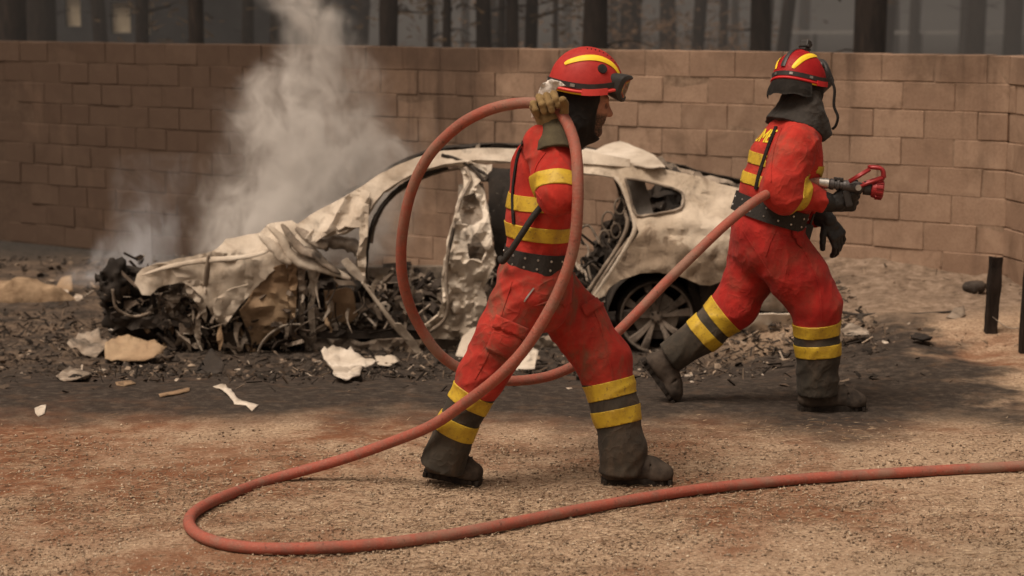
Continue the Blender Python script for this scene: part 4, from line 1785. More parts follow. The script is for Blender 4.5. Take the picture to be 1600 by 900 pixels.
# ------------------------------------------------------------------ headgear and trim
def frame_of(head, hf, hs, hu, x=0, y=0, z=0):
    rot = Matrix((hf, hs, hu)).transposed().to_4x4()
    return Matrix.Translation(head + hf * x + hs * y + hu * z) @ rot


def helm_matrix(c, yaw, pitch, roll=0.0, sc=1.0):
    return Matrix.Translation(c) @ Matrix.Rotation(yaw, 4, 'Z') @ Matrix.Rotation(pitch, 4, 'Y') @ Matrix.Rotation(roll, 4, 'X') @ Matrix.Scale(sc, 4)


def hood(name, parent, H, neck, mat, face_cut, grow, extra=(), h=.006):
    head, hf, hs, hu = H
    rot = Matrix((hf, hs, hu)).transposed()
    F = Field([min(head[i], neck[i]) - .30 for i in range(3)], [max(head[i], neck[i]) + .30 for i in range(3)], h)
    hd = lambda x, y, z: head + hf * x + hs * y + hu * z
    F.ell(head, (.106, .088, .122), .02, rot, grow=grow)
    F.cone(hd(.02, 0, -.08), hd(.056, 0, -.112), .070, .048, .03)
    F.cone(hd(-.012, 0, -.05), neck, .078, .088, .04, fold=.012, ff=26, fs=6, seed=3)
    for a, b, ra, rb, ky in extra:
        F.cone(a, b, ra, rb, .03, ky=ky, fold=.008, ff=16, fs=8, seed=6)
    # opening for the face
    for a, b, r in face_cut:
        F.cone(hd(*a), hd(*b), r, r, .010, mode='sub')
    F.disp(.004, 17, 6, 3)
    return link(name, F.mesh(name), mat, parent)


FC = [((.092, -.02, .03), (.100, -.02, -.075), .060), ((.092, .02, .03), (.100, .02, -.075), .060), ((.15, -.05, -.03), (.15, .05, -.03), .095)]
hood('hood', body1, H1, P(884, 212, Y1), M_BLACK, FC, .004)
hm1 = make_helmet(body1, helm_matrix(P(915, 134, Y1), R(4), R(5), 0, 1.0), M_HELMET, (.168, 0, .000), (0, R(16), 0))
# crumpled white neck cloth between helmet and glove
def crumple_sheet(name, outline, Y, dep, mat, parent, seed, step=4, th=.003, amp=.02, freq=22):
    v, tris = poly_fill(outline, step)
    vs = []
    for p in v:
        q = P(p.x, p.y, Y)
        nz = float(fnoise(q.x * freq, 0, q.z * freq, seed, 3))
        vs.append(P(p.x, p.y, Y + dep(p.x, p.y) + amp * nz))
    bm = bmesh.new()
    b = [bm.verts.new(p) for p in vs]
    for t in tris: bm.faces.new([b[i] for i in t])
    bmesh.ops.delete(bm, geom=[q for q in bm.verts if not q.link_faces], context='VERTS')
    bmesh.ops.recalc_face_normals(bm, faces=bm.faces)
    if th: bmesh.ops.solidify(bm, geom=bm.faces[:], thickness=th)
    return link(name, bm_mesh(name, bm, True), mat, parent)


crumple_sheet('neck_cloth', [(862, 124), (876, 127), (884, 134), (872, 136), (864, 146), (866, 160), (856, 158), (850, 148), (842, 152), (834, 168), (830, 184), (836, 186), (842, 176), (848, 160), (840, 146), (848, 130)], Y1 - .15, lambda x, y: 0, M_WHITE, body1, 5, 3, .003, .012, 40)

# jacket trim of the nearer firefighter
drape_strip('back_strap', bvj1, [(818, 222), (810, 245), (805, 275), (802, 310), (804, 350)], Y1, .018, M_BLACK, jo1, .003, .004)
pp = [P(848, 320, Y1 - .20), P(832, 340, Y1 - .215), P(815, 366, Y1 - .215), P(798, 392, Y1 - .205), P(786, 408, Y1 - .18), P(782, 404, Y1 - .13)]
link('tool_strap', tube('tool_strap', catmull(pp, 6), .013, 10), M_BELT, jo1)
drape_patch('cargo_pocket', bvt1, [(778, 500), (820, 518), (800, 562), (760, 545)], Y1, M_REDT, to1, .004, .006)
drape_patch('pocket_flap', bvt1, [(779, 492), (824, 512), (819, 529), (772, 508)], Y1, M_REDT, to1, .010, .006)
drape_patch('pocket_flap', bvt1, [(880, 425), (898, 425), (892, 472), (881, 480), (875, 470)], Y1, M_REDT, to1, .006, .005)
drape_patch('pocket_flap', bvt1, [(906, 478), (938, 462), (948, 473), (914, 494)], Y1, M_REDT, to1, .006, .005)
drape_strip('zip', bvt1, [(834, 450), (826, 461), (819, 471)], Y1, .006, M_METAL, to1, .003, .002)

for seam in ([(800, 440), (784, 490), (766, 545), (742, 592)], [(922, 470), (938, 510), (950, 555), (958, 592)]):
    drape_strip('seam', bvt1, seam, Y1, .007, M_REDT, to1, .001, .0025, 10)
drape_strip('seam', bvj1, [(852, 238), (838, 260), (834, 290), (846, 312)], Y1, .006, M_RED, jo1, .001, .0025, 8)
for seam in ([(1244, 372), (1266, 410), (1280, 450), (1284, 498)], [(1160, 360), (1186, 400), (1206, 432)], [(1222, 340), (1206, 372), (1196, 400)]):
    drape_strip('seam', bvt2, seam, Y2, .007, M_REDT2, to2, .001, .0025, 10)
drape_strip('seam', bvj2, [(1222, 200), (1212, 226), (1206, 256), (1205, 284)], Y2, .006, M_RED, jo2, .001, .0025, 8)

# second firefighter: hood, cape, helmet
h2 = H2
hood('hood', body2, H2, P(1254, 182, Y2 + .02), M_BLACK, FC, .004)


def cape(parent):
    F = Field(P(1170, 240, Y2 - .42), P(1330, 120, Y2 + .42), .006)
    lat = S2['lat']
    F.cone(P(1256, 150, Y2 + .02), P(1250, 176, Y2 + .02), .085, .098, .03, fold=.010, ff=24, fs=9, seed=2)
    F.cone(P(1250, 172, Y2 + .02), P(1238, 200, Y2), .098, .128, .04, ky=1.45, axis=lat, fold=.010, ff=14, fs=12, seed=8, fb=True)
    F.cone(P(1272, 180, Y2 - .04), P(1287, 216, Y2 - .03), .055, .045, .03, fold=.008, ff=20, fs=10, seed=9, fb=True)
    F.disp(.004, 14, 3, 3)
    return link('cape', F.mesh('cape'), M_GREYCAPE, parent)


cape(body2)
hm2 = make_helmet(body2, helm_matrix(P(1249, 126, Y2 + .03), R(46), R(11), R(-4), .97), M_HELMET2, (.176, 0, .085), (0, R(-44), 0), True, True)
# stiff neck curtain hanging from the back of the helmet
def neck_curtain(parent, M):
    vs, fs = [], []
    n, m = 26, 8
    for i in range(n):
        a = R(112) + R(136) * i / (n - 1)
        for j in range(m):
            f = j / (m - 1)
            g = 1.02 + .20 * math.sin(f * 1.7) - .02 * f
            e = edge_z(a) - .004 - .088 * f * (1 - .25 * abs((i / (n - 1)) - .5)) - .004 * math.sin(i * .9) * f
            ph = 0
            fl = 1 + .02 * f * math.sin(i * 1.1 + f * 2)
            vs.append(M @ Vector((HA * g * fl * math.cos(a), HB * g * fl * math.sin(a) * (1 - .05 * f), e)))
    for i in range(n - 1):
        for j in range(m - 1):
            fs.append((i * m + j, i * m + m + j, i * m + m + j + 1, i * m + j + 1))
    bm = bmesh.new()
    b = [bm.verts.new(v) for v in vs]
    for f in fs: bm.faces.new([b[i] for i in f])
    bmesh.ops.solidify(bm, geom=bm.faces[:], thickness=.004)
    return link('neck_curtain', bm_mesh('neck_curtain', bm, True), M_GREYCAPE, parent)


neck_curtain(body2, hm2.matrix_world.copy() if False else helm_matrix(P(1249, 126, Y2 + .03), R(46), R(11), R(-4), .97))
# loose chin strap hanging at the front of the cape
pp = [P(1298, 122, Y2 + .02), P(1304, 140, Y2 + .0), P(1303, 165, Y2 - .01), P(1309, 182, Y2 - .02), P(1306, 196, Y2 - .02), P(1300, 202, Y2 - .02)]
link('chin_strap', tube('chin_strap', catmull(pp, 6), .010, 8, flat=.5), M_BLACK, body2)
drape_strip('back_strap', bvj2, [(1214, 198), (1204, 222), (1195, 248), (1186, 276), (1182, 296)], Y2, .020, M_BLACK, jo2, .004, .004)
drape_patch('pocket_flap', bvt2, [(1238, 344), (1248, 352), (1256, 372), (1252, 388), (1244, 382), (1240, 362)], Y2, M_REDT2, to2, .006, .005)
# radio hung from the belt
bm = bmesh.new()
c = P(1262, 362, Y2 - .02)
bm_box(bm, c, (.040, .030, .075), Matrix.Rotation(.25, 3, 'Y'), .005)
bm_cyl(bm, c + Vector((.01, 0, .03)), P(1272, 334, Y2 - .02), .007, .005, 10)
link('radio', bm_mesh('radio', bm), M_RUBBER, body2)


def back_letters():
    """the word on the back, laid flat on the jacket, letter by letter as the cloth turns away"""
    G3 = {'U': [((0, 1), (0, .25)), ((0, .25), (.2, 0)), ((.2, 0), (.45, 0)), ((.45, 0), (.65, .25)), ((.65, .25), (.65, 1))],
          'M': [((0, 0), (0, 1)), ((0, 1), (.38, .35)), ((.38, .35), (.76, 1)), ((.76, 1), (.76, 0))],
          'E': [((0, 0), (0, 1)), ((0, 1), (.55, 1)), ((0, .5), (.48, .5)), ((0, 0), (.55, 0))]}
    S = Vector(S2['lat'])
    f = Vector((math.cos(PS), math.sin(PS), 0))
    cen = P(1232, 211, Y2)
    hgt = .052
    bm = bmesh.new()
    u = -.105                       # the word is centred on the spine and reads left to right from behind
    for ch, adv in (('U', .90), ('M', 1.0), ('E', .75)):
        for (a, b) in G3[ch]:
            n = 8
            for k in range(n):
                q = []
                for t in (k / n, (k + 1) / n):
                    x = (a[0] + (b[0] - a[0]) * t)
                    y = (a[1] + (b[1] - a[1]) * t)
                    d = Vector((b[0] - a[0], b[1] - a[1])).normalized()
                    nn = Vector((-d.y, d.x)) * .085
                    ex = d * (.08 if (t == 1) else (-.08 if t == 0 else 0))
                    for sg in (-1, 1):
                        lx = u + (x + nn.x * sg + ex.x) * hgt * 1.25
                        lz = (y + nn.y * sg + ex.y - .5) * hgt
                        o = cen - S * lx + Vector((0, 0, lz)) - f * .6
                        h, nr, i, dist = bvj2.ray_cast(o, f)
                        if h is None: h, nr = o + f * .5, -f
                        q.append(h - f * .004)
                v = [bm.verts.new(p) for p in (q[0], q[1], q[3], q[2])]
                bm.faces.new(v)
        u += adv * hgt * 1.25
    link('back_lettering', bm_mesh('back_lettering', bm), M_LETTER, jo2)


back_letters()

# ================================================================== HOSE
def hose_material():
    t = NT('red_rubber_hose')
    p = t.co()
    n = t.noise(p, 16, 6, 0.7)
    f = t.noise(p, 90, 4, 0.7)
    c = t.mix(t.rng(n, 0.38, 0.68), (0.33, 0.085, 0.058), (0.24, 0.095, 0.070))
    c = t.mix(t.rng(f, 0.50, 0.75, 0, 0.5), c, (0.36, 0.21, 0.15))
    c = t.mix(t.rng(t.noise(p, 3.2, 6, 0.7), 0.46, 0.64, 0, 0.8), c, (0.25, 0.15, 0.11))
    c = t.mix(t.rng(t.noise(p, 34, 4, .8), 0.60, 0.68, 0, .7), c, (0.08, 0.045, 0.035))
    al = t.attr('along')
    rib = t.math('SINE', t.math('MULTIPLY', al, 420))
    return t.bsdf(c, 0.72, t.bump(t.math('ADD', t.math('MULTIPLY', rib, .06), f), 0.5, 0.004), 0, 0.3)


def g(px, py):
    p = G(px, py, .023)
    return p


HOSE = [g(1760, 716), g(1600, 728), g(1420, 738), g(1240, 750), g(1080, 767), g(930, 793), g(800, 819), g(680, 839), g(560, 853), g(450, 858), g(370, 853), g(318, 840), g(297, 822), g(305, 801), g(345, 778), P(420, 751, 8.06), P(520, 723, 8.10), P(600, 696, 8.06)]
HOSE += [P(668, 668, 8.05 + 1.00 * (Y1 - 8.18) + 0.00 * (Y2 - 9.70)), P(722, 632, 7.96 + 1.00 * (Y1 - 8.18) + 0.00 * (Y2 - 9.70)), P(778, 590, 7.86 + 1.00 * (Y1 - 8.18) + 0.00 * (Y2 - 9.70)), P(826, 538, 7.82 + 1.00 * (Y1 - 8.18) + 0.00 * (Y2 - 9.70)), P(866, 470, 7.8 + 1.00 * (Y1 - 8.18) + 0.00 * (Y2 - 9.70)), P(893, 396, 7.78 + 1.00 * (Y1 - 8.18) + 0.00 * (Y2 - 9.70)), P(905, 320, 7.78 + 1.00 * (Y1 - 8.18) + 0.00 * (Y2 - 9.70)), P(903, 256, 7.82 + 1.00 * (Y1 - 8.18) + 0.00 * (Y2 - 9.70)), P(892, 207, 7.9 + 1.00 * (Y1 - 8.18) + 0.00 * (Y2 - 9.70)), P(874, 176, 7.985 + 1.00 * (Y1 - 8.18) + 0.00 * (Y2 - 9.70)),
         P(846, 163, 8.03 + 1.00 * (Y1 - 8.18) + 0.00 * (Y2 - 9.70)), P(806, 163, 8.06 + 1.00 * (Y1 - 8.18) + 0.00 * (Y2 - 9.70)), P(762, 174, 8.1 + 1.00 * (Y1 - 8.18) + 0.00 * (Y2 - 9.70)), P(716, 198, 8.16 + 1.00 * (Y1 - 8.18) + 0.00 * (Y2 - 9.70)), P(676, 237, 8.22 + 1.00 * (Y1 - 8.18) + 0.00 * (Y2 - 9.70)), P(648, 289, 8.28 + 1.00 * (Y1 - 8.18) + 0.00 * (Y2 - 9.70)), P(632, 345, 8.34 + 1.00 * (Y1 - 8.18) + 0.00 * (Y2 - 9.70)), P(627, 400, 8.4 + 1.00 * (Y1 - 8.18) + 0.00 * (Y2 - 9.70)), P(633, 452, 8.46 + 1.00 * (Y1 - 8.18) + 0.00 * (Y2 - 9.70)), P(650, 502, 8.52 + 0.98 * (Y1 - 8.18) + 0.02 * (Y2 - 9.70)), P(680, 545, 8.56 + 0.94 * (Y1 - 8.18) + 0.06 * (Y2 - 9.70)), P(718, 575, 8.6 + 0.90 * (Y1 - 8.18) + 0.10 * (Y2 - 9.70)), P(760, 591, 8.62 + 0.88 * (Y1 - 8.18) + 0.12 * (Y2 - 9.70)), P(806, 595, 8.66 + 0.84 * (Y1 - 8.18) + 0.16 * (Y2 - 9.70)), P(856, 588, 8.72 + 0.78 * (Y1 - 8.18) + 0.22 * (Y2 - 9.70)), P(905, 568, 8.78 + 0.72 * (Y1 - 8.18) + 0.28 * (Y2 - 9.70)), P(950, 532, 8.86 + 0.64 * (Y1 - 8.18) + 0.36 * (Y2 - 9.70)),
         P(1000, 484, 8.96 + 0.54 * (Y1 - 8.18) + 0.46 * (Y2 - 9.70)), P(1050, 433, 9.06 + 0.44 * (Y1 - 8.18) + 0.56 * (Y2 - 9.70)), P(1096, 386, 9.16 + 0.34 * (Y1 - 8.18) + 0.66 * (Y2 - 9.70)), P(1140, 345, 9.26 + 0.24 * (Y1 - 8.18) + 0.76 * (Y2 - 9.70)), P(1180, 314, 9.34 + 0.16 * (Y1 - 8.18) + 0.84 * (Y2 - 9.70)), P(1220, 295, 9.44 + 0.06 * (Y1 - 8.18) + 0.94 * (Y2 - 9.70)), P(1250, 288, 9.5 + 0.00 * (Y1 - 8.18) + 1.00 * (Y2 - 9.70)), P(1281, 285.5, 9.53 + 0.00 * (Y1 - 8.18) + 1.00 * (Y2 - 9.70))]


def build_hose():
    t = empty('fire_hose', HOSE[9])
    tag(t, 'faded red fire hose looping over a shoulder and ending in a pistol nozzle', 'hose')
    link('hose_tube', tube('hose_tube', [p + Vector((float(vnoise(i * .05, 0, 0, 2)), float(vnoise(i * .05, 5, 0, 3)), .35 * abs(float(vnoise(i * .05, 9, 0, 4))))) * .008 for i, p in enumerate(catmull(HOSE, 14))], .0228, 20, jitter=.012), hose_material(), t)
    a = HOSE[-1]
    e = P(1380, 297, Y2 - .20)
    d = (e - a).normalized()
    mr = simple_mat('red_anodised', (0.30, 0.020, 0.022), (0.22, 0.016, 0.017), 30, 0.38, 0.2, 0.1, 0.5)
    mk = M_RUBBER
    mg = simple_mat('grey_nozzle_body', (0.055, 0.052, 0.052), (0.11, 0.10, 0.10), 40, 0.45, 0.5, 0.2, 0.4)
    L = (e - a).length
    at = lambda f: a + d * (L * f)
    def rod(name, segs, mat, n=24):
        pts, rr = [], []
        for f, r in segs:
            pts.append(at(f)); rr.append(r)
        vs, fs = [], []
        up = d.orthogonal().normalized()
        b = d.cross(up)
        for p, r in zip(pts, rr):
            for k in range(n):
                an = 2 * math.pi * k / n
                vs.append(p + (up * math.cos(an) + b * math.sin(an)) * r)
        m = len(pts)
        for i in range(m - 1):
            for k in range(n):
                fs.append((i * n + k, i * n + (k + 1) % n, (i + 1) * n + (k + 1) % n, (i + 1) * n + k))
        fs += [tuple(range(n - 1, -1, -1)), tuple((m - 1) * n + k for k in range(n))]
        return mesh(name, vs, fs, False)
    noz = link('nozzle', rod('nozzle', [(.14, .019), (.16, .027), (.22, .027), (.225, .021), (.26, .021), (.265, .028), (.30, .028), (.31, .020), (.36, .020), (.365, .025), (.40, .027), (.62, .026), (.66, .022), (.70, .022)], mg), mg, t)
    link('ferrule', rod('ferrule', [(-.02, .0235), (-.015, .025), (.135, .025), (.14, .022)], M_METAL), M_METAL, noz)
    link('swivel', rod('swivel', [(.69, .031), (.70, .033), (.80, .033), (.81, .030)], mk), mk, noz)
    # toothed bumper ring
    tip = rod('bumper', [(.80, .028), (.82, .040), (.88, .044), (.98, .045), (1.0, .041), (.985, .032), (.90, .026)], mr)
    link('bumper', tip, mr, noz)
    up = d.orthogonal().normalized()
    b = d.cross(up)
    for k in range(12):
        an = 2 * math.pi * k / 12
        o = up * math.cos(an) + b * math.sin(an)
        bm = bmesh.new()
        bm_box(bm, at(.93) + o * .046, (L * .11, .010, .008), Matrix((d, o.cross(d), o)).transposed(), .002)
        link('tooth', bm_mesh('tooth', bm), mr, noz)
    # bail handle: two arms and a crossbar
    sd = Vector((0, 1, 0))
    sd = (sd - d * sd.dot(d)).normalized()
    u2 = sd.cross(d)
    if u2.z < 0: u2 = -u2
    piv = at(.60)
    for sg in (-1, 1):
        pts = [piv + sd * sg * .034, piv + sd * sg * .036 + d * .040 + u2 * .026, piv + sd * sg * .034 + d * .115 + u2 * .060]
        pts2 = [piv + sd * sg * .034 + d * .115 + u2 * .060, piv + sd * sg * .026 + d * .105 + u2 * .095]
        link('bail_arm', tube('bail_arm', pts, .0085, 8), mr, noz)
        pts3 = [piv + sd * sg * .034 - d * .045 + u2 * .02, piv + sd * sg * .030 + d * .045 + u2 * .092]
        link('bail_arm', tube('bail_arm', pts3, .0075, 8), mr, noz)
    link('bail_grip', tube('bail_grip', catmull([piv + sd * .034 + d * .115 + u2 * .060, piv + sd * .030 + d * .100 + u2 * .100, piv + sd * .02 + d * .048 + u2 * .102, piv - sd * .02 + d * .048 + u2 * .102, piv - sd * .030 + d * .100 + u2 * .100, piv - sd * .034 + d * .115 + u2 * .060], 5), .0095, 10), mr, noz)
    for sg in (-1, 1):
        bm = bmesh.new()
        bm_cyl(bm, piv + sd * sg * .026, piv + sd * sg * .044, .016, .014, 14)
        link('pivot', bm_mesh('pivot', bm), M_METAL, noz)
    bm = bmesh.new()
    for (f, s_) in ((.24, -1), (.29, 1), (.33, -1)):
        bm_box(bm, at(f) + u2 * .028 , (.016, .03, .014), None, .003)
    o = link('lug', bm_mesh('lug', bm), mk, noz)
    # pistol grip under the body
    bm = bmesh.new()
    bm_box(bm, at(.46) - u2 * .058, (.034, .030, .085), Matrix.Rotation(-.25, 3, 'Y'), .008)
    link('pistol_grip', bm_mesh('pistol_grip', bm), mk, noz)


build_hose()
# ================================================================== BURNT CAR
def burnt_paint(name, tones, soot, rust, streak=0.5, zstain=None):
    """heat bleached paint: pale ash, tan, rust stains and black soot"""
    t = NT(name)
    p = t.pos()
    x, y, z = t.sep(p)
    a = t.noise(p, 1.8, 6, 0.55, 0.4)
    b = t.noise(p, 9, 7, 0.7, 0.8)
    f = t.noise(p, 42, 6, 0.72)
    c = t.ramp(a, [(0.30, tones[0]), (0.48, tones[1]), (0.66, tones[2])])
    c = t.mix(t.rng(b, 0.46, 0.80, 0, rust), c, (0.22, 0.145, 0.09))
    st = t.noise(t.map(p, (5, 5, 1.0)), 2.2, 6, 0.65, 0.3)
    c = t.mix(t.rng(st, 0.45, 0.80, 0, streak), c, (0.17, 0.12, 0.082))
    s = t.noise(p, 4.6, 8, 0.68, 0.9)
    c = t.mix(t.rng(s, 0.62 - soot * 0.3, 0.86 - soot * 0.3, 0, 0.93), c, (0.024, 0.019, 0.016))
    c = t.mix(t.rng(f, 0.58, 0.76, 0, 0.5), c, (0.13, 0.095, 0.07))
    c = t.mix(t.rng(f, 0.36, 0.28, 0, 0.6), c, (0.62, 0.54, 0.44))
    if zstain:
        zz = t.math('ADD', z, t.math('MULTIPLY', t.math('SUBTRACT', s, 0.5), .9))
        lo_ = t.math('MULTIPLY', t.rng(zz, zstain[0] - .16, zstain[0]), t.rng(zz, zstain[1] + .10, zstain[1]))
        c = t.mix(t.math('MULTIPLY', lo_, 0.62), c, (0.20, 0.135, 0.085))
        c = t.mix(t.math('MULTIPLY', t.math('MULTIPLY', lo_, t.rng(b, .38, .80)), .85), c, (0.055, 0.036, 0.026))
        hi_ = t.rng(zz, .72, .95)
        c = t.mix(t.math('MULTIPLY', hi_, t.rng(b, .40, .74, 0, .7)), c, (0.10, 0.07, 0.05))
    h = t.math('ADD', t.math('MULTIPLY', f, 0.6), b)
    return t.bsdf(c, 0.78, t.bump(h, 0.55, 0.010), 0, 0.25)


M_ASHP = burnt_paint('ash_bleached_paint', ((0.36, 0.295, 0.23), (0.54, 0.465, 0.38), (0.68, 0.61, 0.52)), 0.22, 0.45, 0.3)
M_ASHQ = burnt_paint('ash_bleached_quarter', ((0.36, 0.285, 0.21), (0.52, 0.435, 0.34), (0.66, 0.57, 0.465)), 0.24, 0.50, 0.35, (.22, .36))
M_ASHB = burnt_paint('scorched_panel', ((0.11, 0.085, 0.065), (0.29, 0.235, 0.185), (0.50, 0.43, 0.36)), 0.55, 0.6)
M_TAN = burnt_paint('rusted_tan_panel', ((0.17, 0.105, 0.06), (0.30, 0.20, 0.12), (0.42, 0.31, 0.20)), 0.30, 0.7)
M_CHAR = burnt_paint('char', ((0.012, 0.010, 0.009), (0.030, 0.024, 0.020), (0.060, 0.048, 0.040)), 0.5, 0.1, 0.1)
M_PALE = burnt_paint('pale_ash', ((0.36, 0.30, 0.24), (0.54, 0.47, 0.39), (0.70, 0.63, 0.55)), 0.22, 0.4, 0.2)
M_ALU = simple_mat('melted_aluminium', (0.20, 0.17, 0.145), (0.50, 0.44, 0.38), 22, 0.5, 0.6, 0.6, 0.4, 0.008)
M_RIM = burnt_paint('burnt_rim', ((0.045, 0.037, 0.031), (0.115, 0.092, 0.074), (0.36, 0.30, 0.25)), 0.66, 0.45, 0.1)

CARY, CARW = 12.92, 1.80


def car_y(z):
    y = CARY + 0.33 * max(0.0, min(1.0, (z - .52) / .50)) ** 1.15
    y -= .045 * math.exp(-((z - .36) / .2) ** 2)
    if z < .02: y += min(.10, (.02 - z) * .35)
    return y


def CP(px, py, dy=0.0):
    Y = CARY
    for _ in range(5):
        p = P(px, py, Y + dy)
        Y = car_y(p.z)
    return P(px, py, Y + dy)


car = empty('burnt_car', (0.1, CARY + CARW / 2, -.30))
tag(car, 'burnt out car shell bleached pale by fire, smoking, in front of the block wall', 'car')


def sheet(name, outline, mat, parent, holes=(), dy=0.0, amp=0.0, freq=5.0, seed=0, th=.010, step=7, ridge=0.0, rdir=(1, 0, 0), rfreq=9.0, raw=False, jag=0.0):
    """sheet metal cut to an outline: follows the car's side, buckled by noise and folded by ridges; has real thickness"""
    q = random.Random(seed * 7 + 1)
    if jag:
        o2 = []
        for i in range(len(outline)):
            a, b = Vector(outline[i]), Vector(outline[(i + 1) % len(outline)])
            n = max(1, int((b - a).length / 9))
            for j in range(n):
                c = a.lerp(b, j / n)
                if j: c = c + Vector((q.uniform(-jag, jag), q.uniform(-jag, jag)))
                o2.append((c.x, c.y))
        outline = o2
    v, tris = poly_fill(outline, step, holes)
    vs = []
    for p in v:
        d = dy(p.x, p.y) if callable(dy) else dy
        w = P(p.x, p.y, CARY + d) if raw else CP(p.x, p.y, d)
        if amp:
            n = fnoise(w.x * freq, seed * 3.1, w.z * freq, seed, 3)
            n = .55 * n + .75 * (1 - 2 * abs(float(vnoise(w.x * freq * 1.7, seed * 2.3, w.z * freq * 1.7, seed + 21)))) + .35 * (1 - 2 * abs(float(vnoise(w.x * freq * 3.7, seed * 2.3, w.z * freq * 3.7, seed + 22)))) - .4
            n2 = fnoise(w.x * freq + 40, seed * 1.7, w.z * freq, seed + 9, 2)
            w = w + Vector((.12 * amp * float(n2), amp * float(n), .30 * amp * float(n2)))
        if ridge:
            r = Vector(rdir).normalized()
            u = w.dot(r) * rfreq + .8 * float(fnoise(w.x * 3, 1, w.z * 3, seed + 5, 2))
            w = w + Vector((0, -ridge * (1 - abs(math.sin(u))) ** .8, 0))
        vs.append(w)
    bm = bmesh.new()
    b = [bm.verts.new(p) for p in vs]
    for t in tris:
        try: bm.faces.new([b[i] for i in t])
        except ValueError: pass
    bmesh.ops.delete(bm, geom=[k for k in bm.verts if not k.link_faces], context='VERTS')
    bm.normal_update()
    bm.verts.index_update()
    # thickness: a second skin behind, joined along every rim
    N = len(bm.verts)
    top = [k.co.copy() for k in bm.verts]
    low = []
    for k in bm.verts:
        nr = k.normal if k.normal.y < 0 else -k.normal
        low.append(k.co - nr * th)
    fs = []
    for f in bm.faces:
        t = [k.index for k in f.verts]
        if f.normal.y > 0: t = t[::-1]
        fs.append(tuple(t))
        fs.append(tuple(i + N for i in t[::-1]))
    for e in bm.edges:
        if len(e.link_faces) == 1:
            a, c = e.verts[0].index, e.verts[1].index
            fs.append((a, c, c + N, a + N))
    bm.free()
    me = mesh(name, top + low, fs)
    me.set_sharp_from_angle(angle=R(24))
    return link(name, me, mat, parent)


def mirror_far(o, name, mat, parent, dz=0.0):
    """the same panel on the far side of the car"""
    me = o.data.copy()
    ym = CARY + CARW / 2
    for v in me.vertices:
        v.co.y = 2 * ym - v.co.y
        v.co.z += dz
    me.flip_normals()
    me.materials.clear()
    return link(name, me, mat, parent)


# ---- rear quarter with its small window and wheel arch
QUARTER = [(912, 241), (972, 253), (1020, 261), (1052, 267), (1100, 277), (1120, 285), (1158, 295), (1200, 304), (1228, 320), (1239, 352), (1241, 400), (1234, 440), (1190, 446), (1150, 433), (1128, 439), (1110, 446), (1094, 445), (1085, 441), (1060, 431), (1030, 426), (1000, 428), (970, 437), (952, 450), (944, 462), (930, 470), (925, 462), (948, 440), (976, 398), (992, 374), (998, 362), (990, 338), (981, 312), (972, 288), (962, 277), (940, 273), (912, 270)]
QHOLE = [(977, 279), (1008, 283), (1040, 291), (1060, 298), (1067, 305), (1064, 325), (1032, 333), (995, 337), (985, 305)]


def q_dy(px, py):
    # a pressed crease below the belt line and a flare round the wheel
    d = .018 * math.exp(-((py - 366) / 7) ** 2) * float(ss(1000, 1040, px))
    r = math.hypot(px - 1026, py - 496)
    d -= .035 * math.exp(-((r - 72) / 14) ** 2)
    r2 = min(math.hypot(px - 1030, (py - 310) * 1.6), 80)
    d += .012 * math.exp(-((r2 - 44) / 9) ** 2)
    return d


quarter = sheet('rear_quarter_panel', QUARTER, M_ASHQ, car, [QHOLE], q_dy, .014, 6, 3, .012, 6)
far_q = mirror_far(quarter, 'far_quarter_panel', M_CHAR, car, -.03)
# window surround lip
lip = [CP(x, y, -.004) for x, y in QHOLE + QHOLE[:1]]
link('window_lip', tube('window_lip', catmull(lip, 3), .009, 8), M_ASHB, quarter)
# ---- roof rail and windscreen pillar, one long bleached bar
RAIL = [(462, 352), (486, 335), (507, 323), (540, 306), (566, 291), (591, 273), (620, 258), (649, 246), (689, 236), (738, 232), (798, 231), (860, 232), (912, 235), (985, 248), (985, 260), (940, 257), (912, 256), (860, 252), (798, 252), (742, 250), (711, 254), (690, 257), (667, 264), (640, 274), (618, 287), (600, 299), (585, 316), (574, 336), (560, 352), (540, 362), (510, 370), (484, 366)]
rail = sheet('roof_rail', RAIL, M_ASHP, car, (), lambda x, y: -.02 + .05 * float(ss(560, 460, x)), .013, 6, 6, .030, 6, .018, (.35, 0, 1), 26)
mirror_far(rail, 'far_roof_rail', M_CHAR, car, -.045)
# inner frame of the windscreen pillar, scorched black
pts = [(700, 262), (672, 270), (645, 281), (622, 296), (603, 315), (588, 338), (577, 366), (572, 400), (570, 436)]
link('door_seal', tube('door_seal', catmull([CP(x, y, .05) for x, y in pts], 5), .016, 8, jitter=.2), M_CHAR, car)
pts = [(735, 262), (700, 266), (668, 275), (640, 288), (616, 305), (598, 326), (586, 352), (580, 380)]
link('door_seal', tube('door_seal', catmull([CP(x, y, .10) for x, y in pts], 5), .010, 8, jitter=.2), M_ASHB, car)
# ---- torn roof skin at the rear
sheet('roof_skin', [(905, 236), (916, 230), (932, 232), (950, 226), (968, 221), (990, 230), (1012, 238), (1028, 248), (1040, 262), (1010, 260), (972, 253), (930, 244)], M_PALE, car, (), lambda x, y: .10 + (250 - y) * .016, .05, 7, 8, .008, 5, jag=1.5)
sheet('roof_skin', [(1020, 250), (1034, 246), (1044, 258), (1052, 254), (1062, 264), (1084, 268), (1120, 276), (1162, 288), (1196, 300), (1158, 296), (1100, 278), (1052, 268)], M_ASHB, car, (), lambda x, y: .22 + (290 - y) * .006, .05, 11, 18, .008, 5, jag=2)
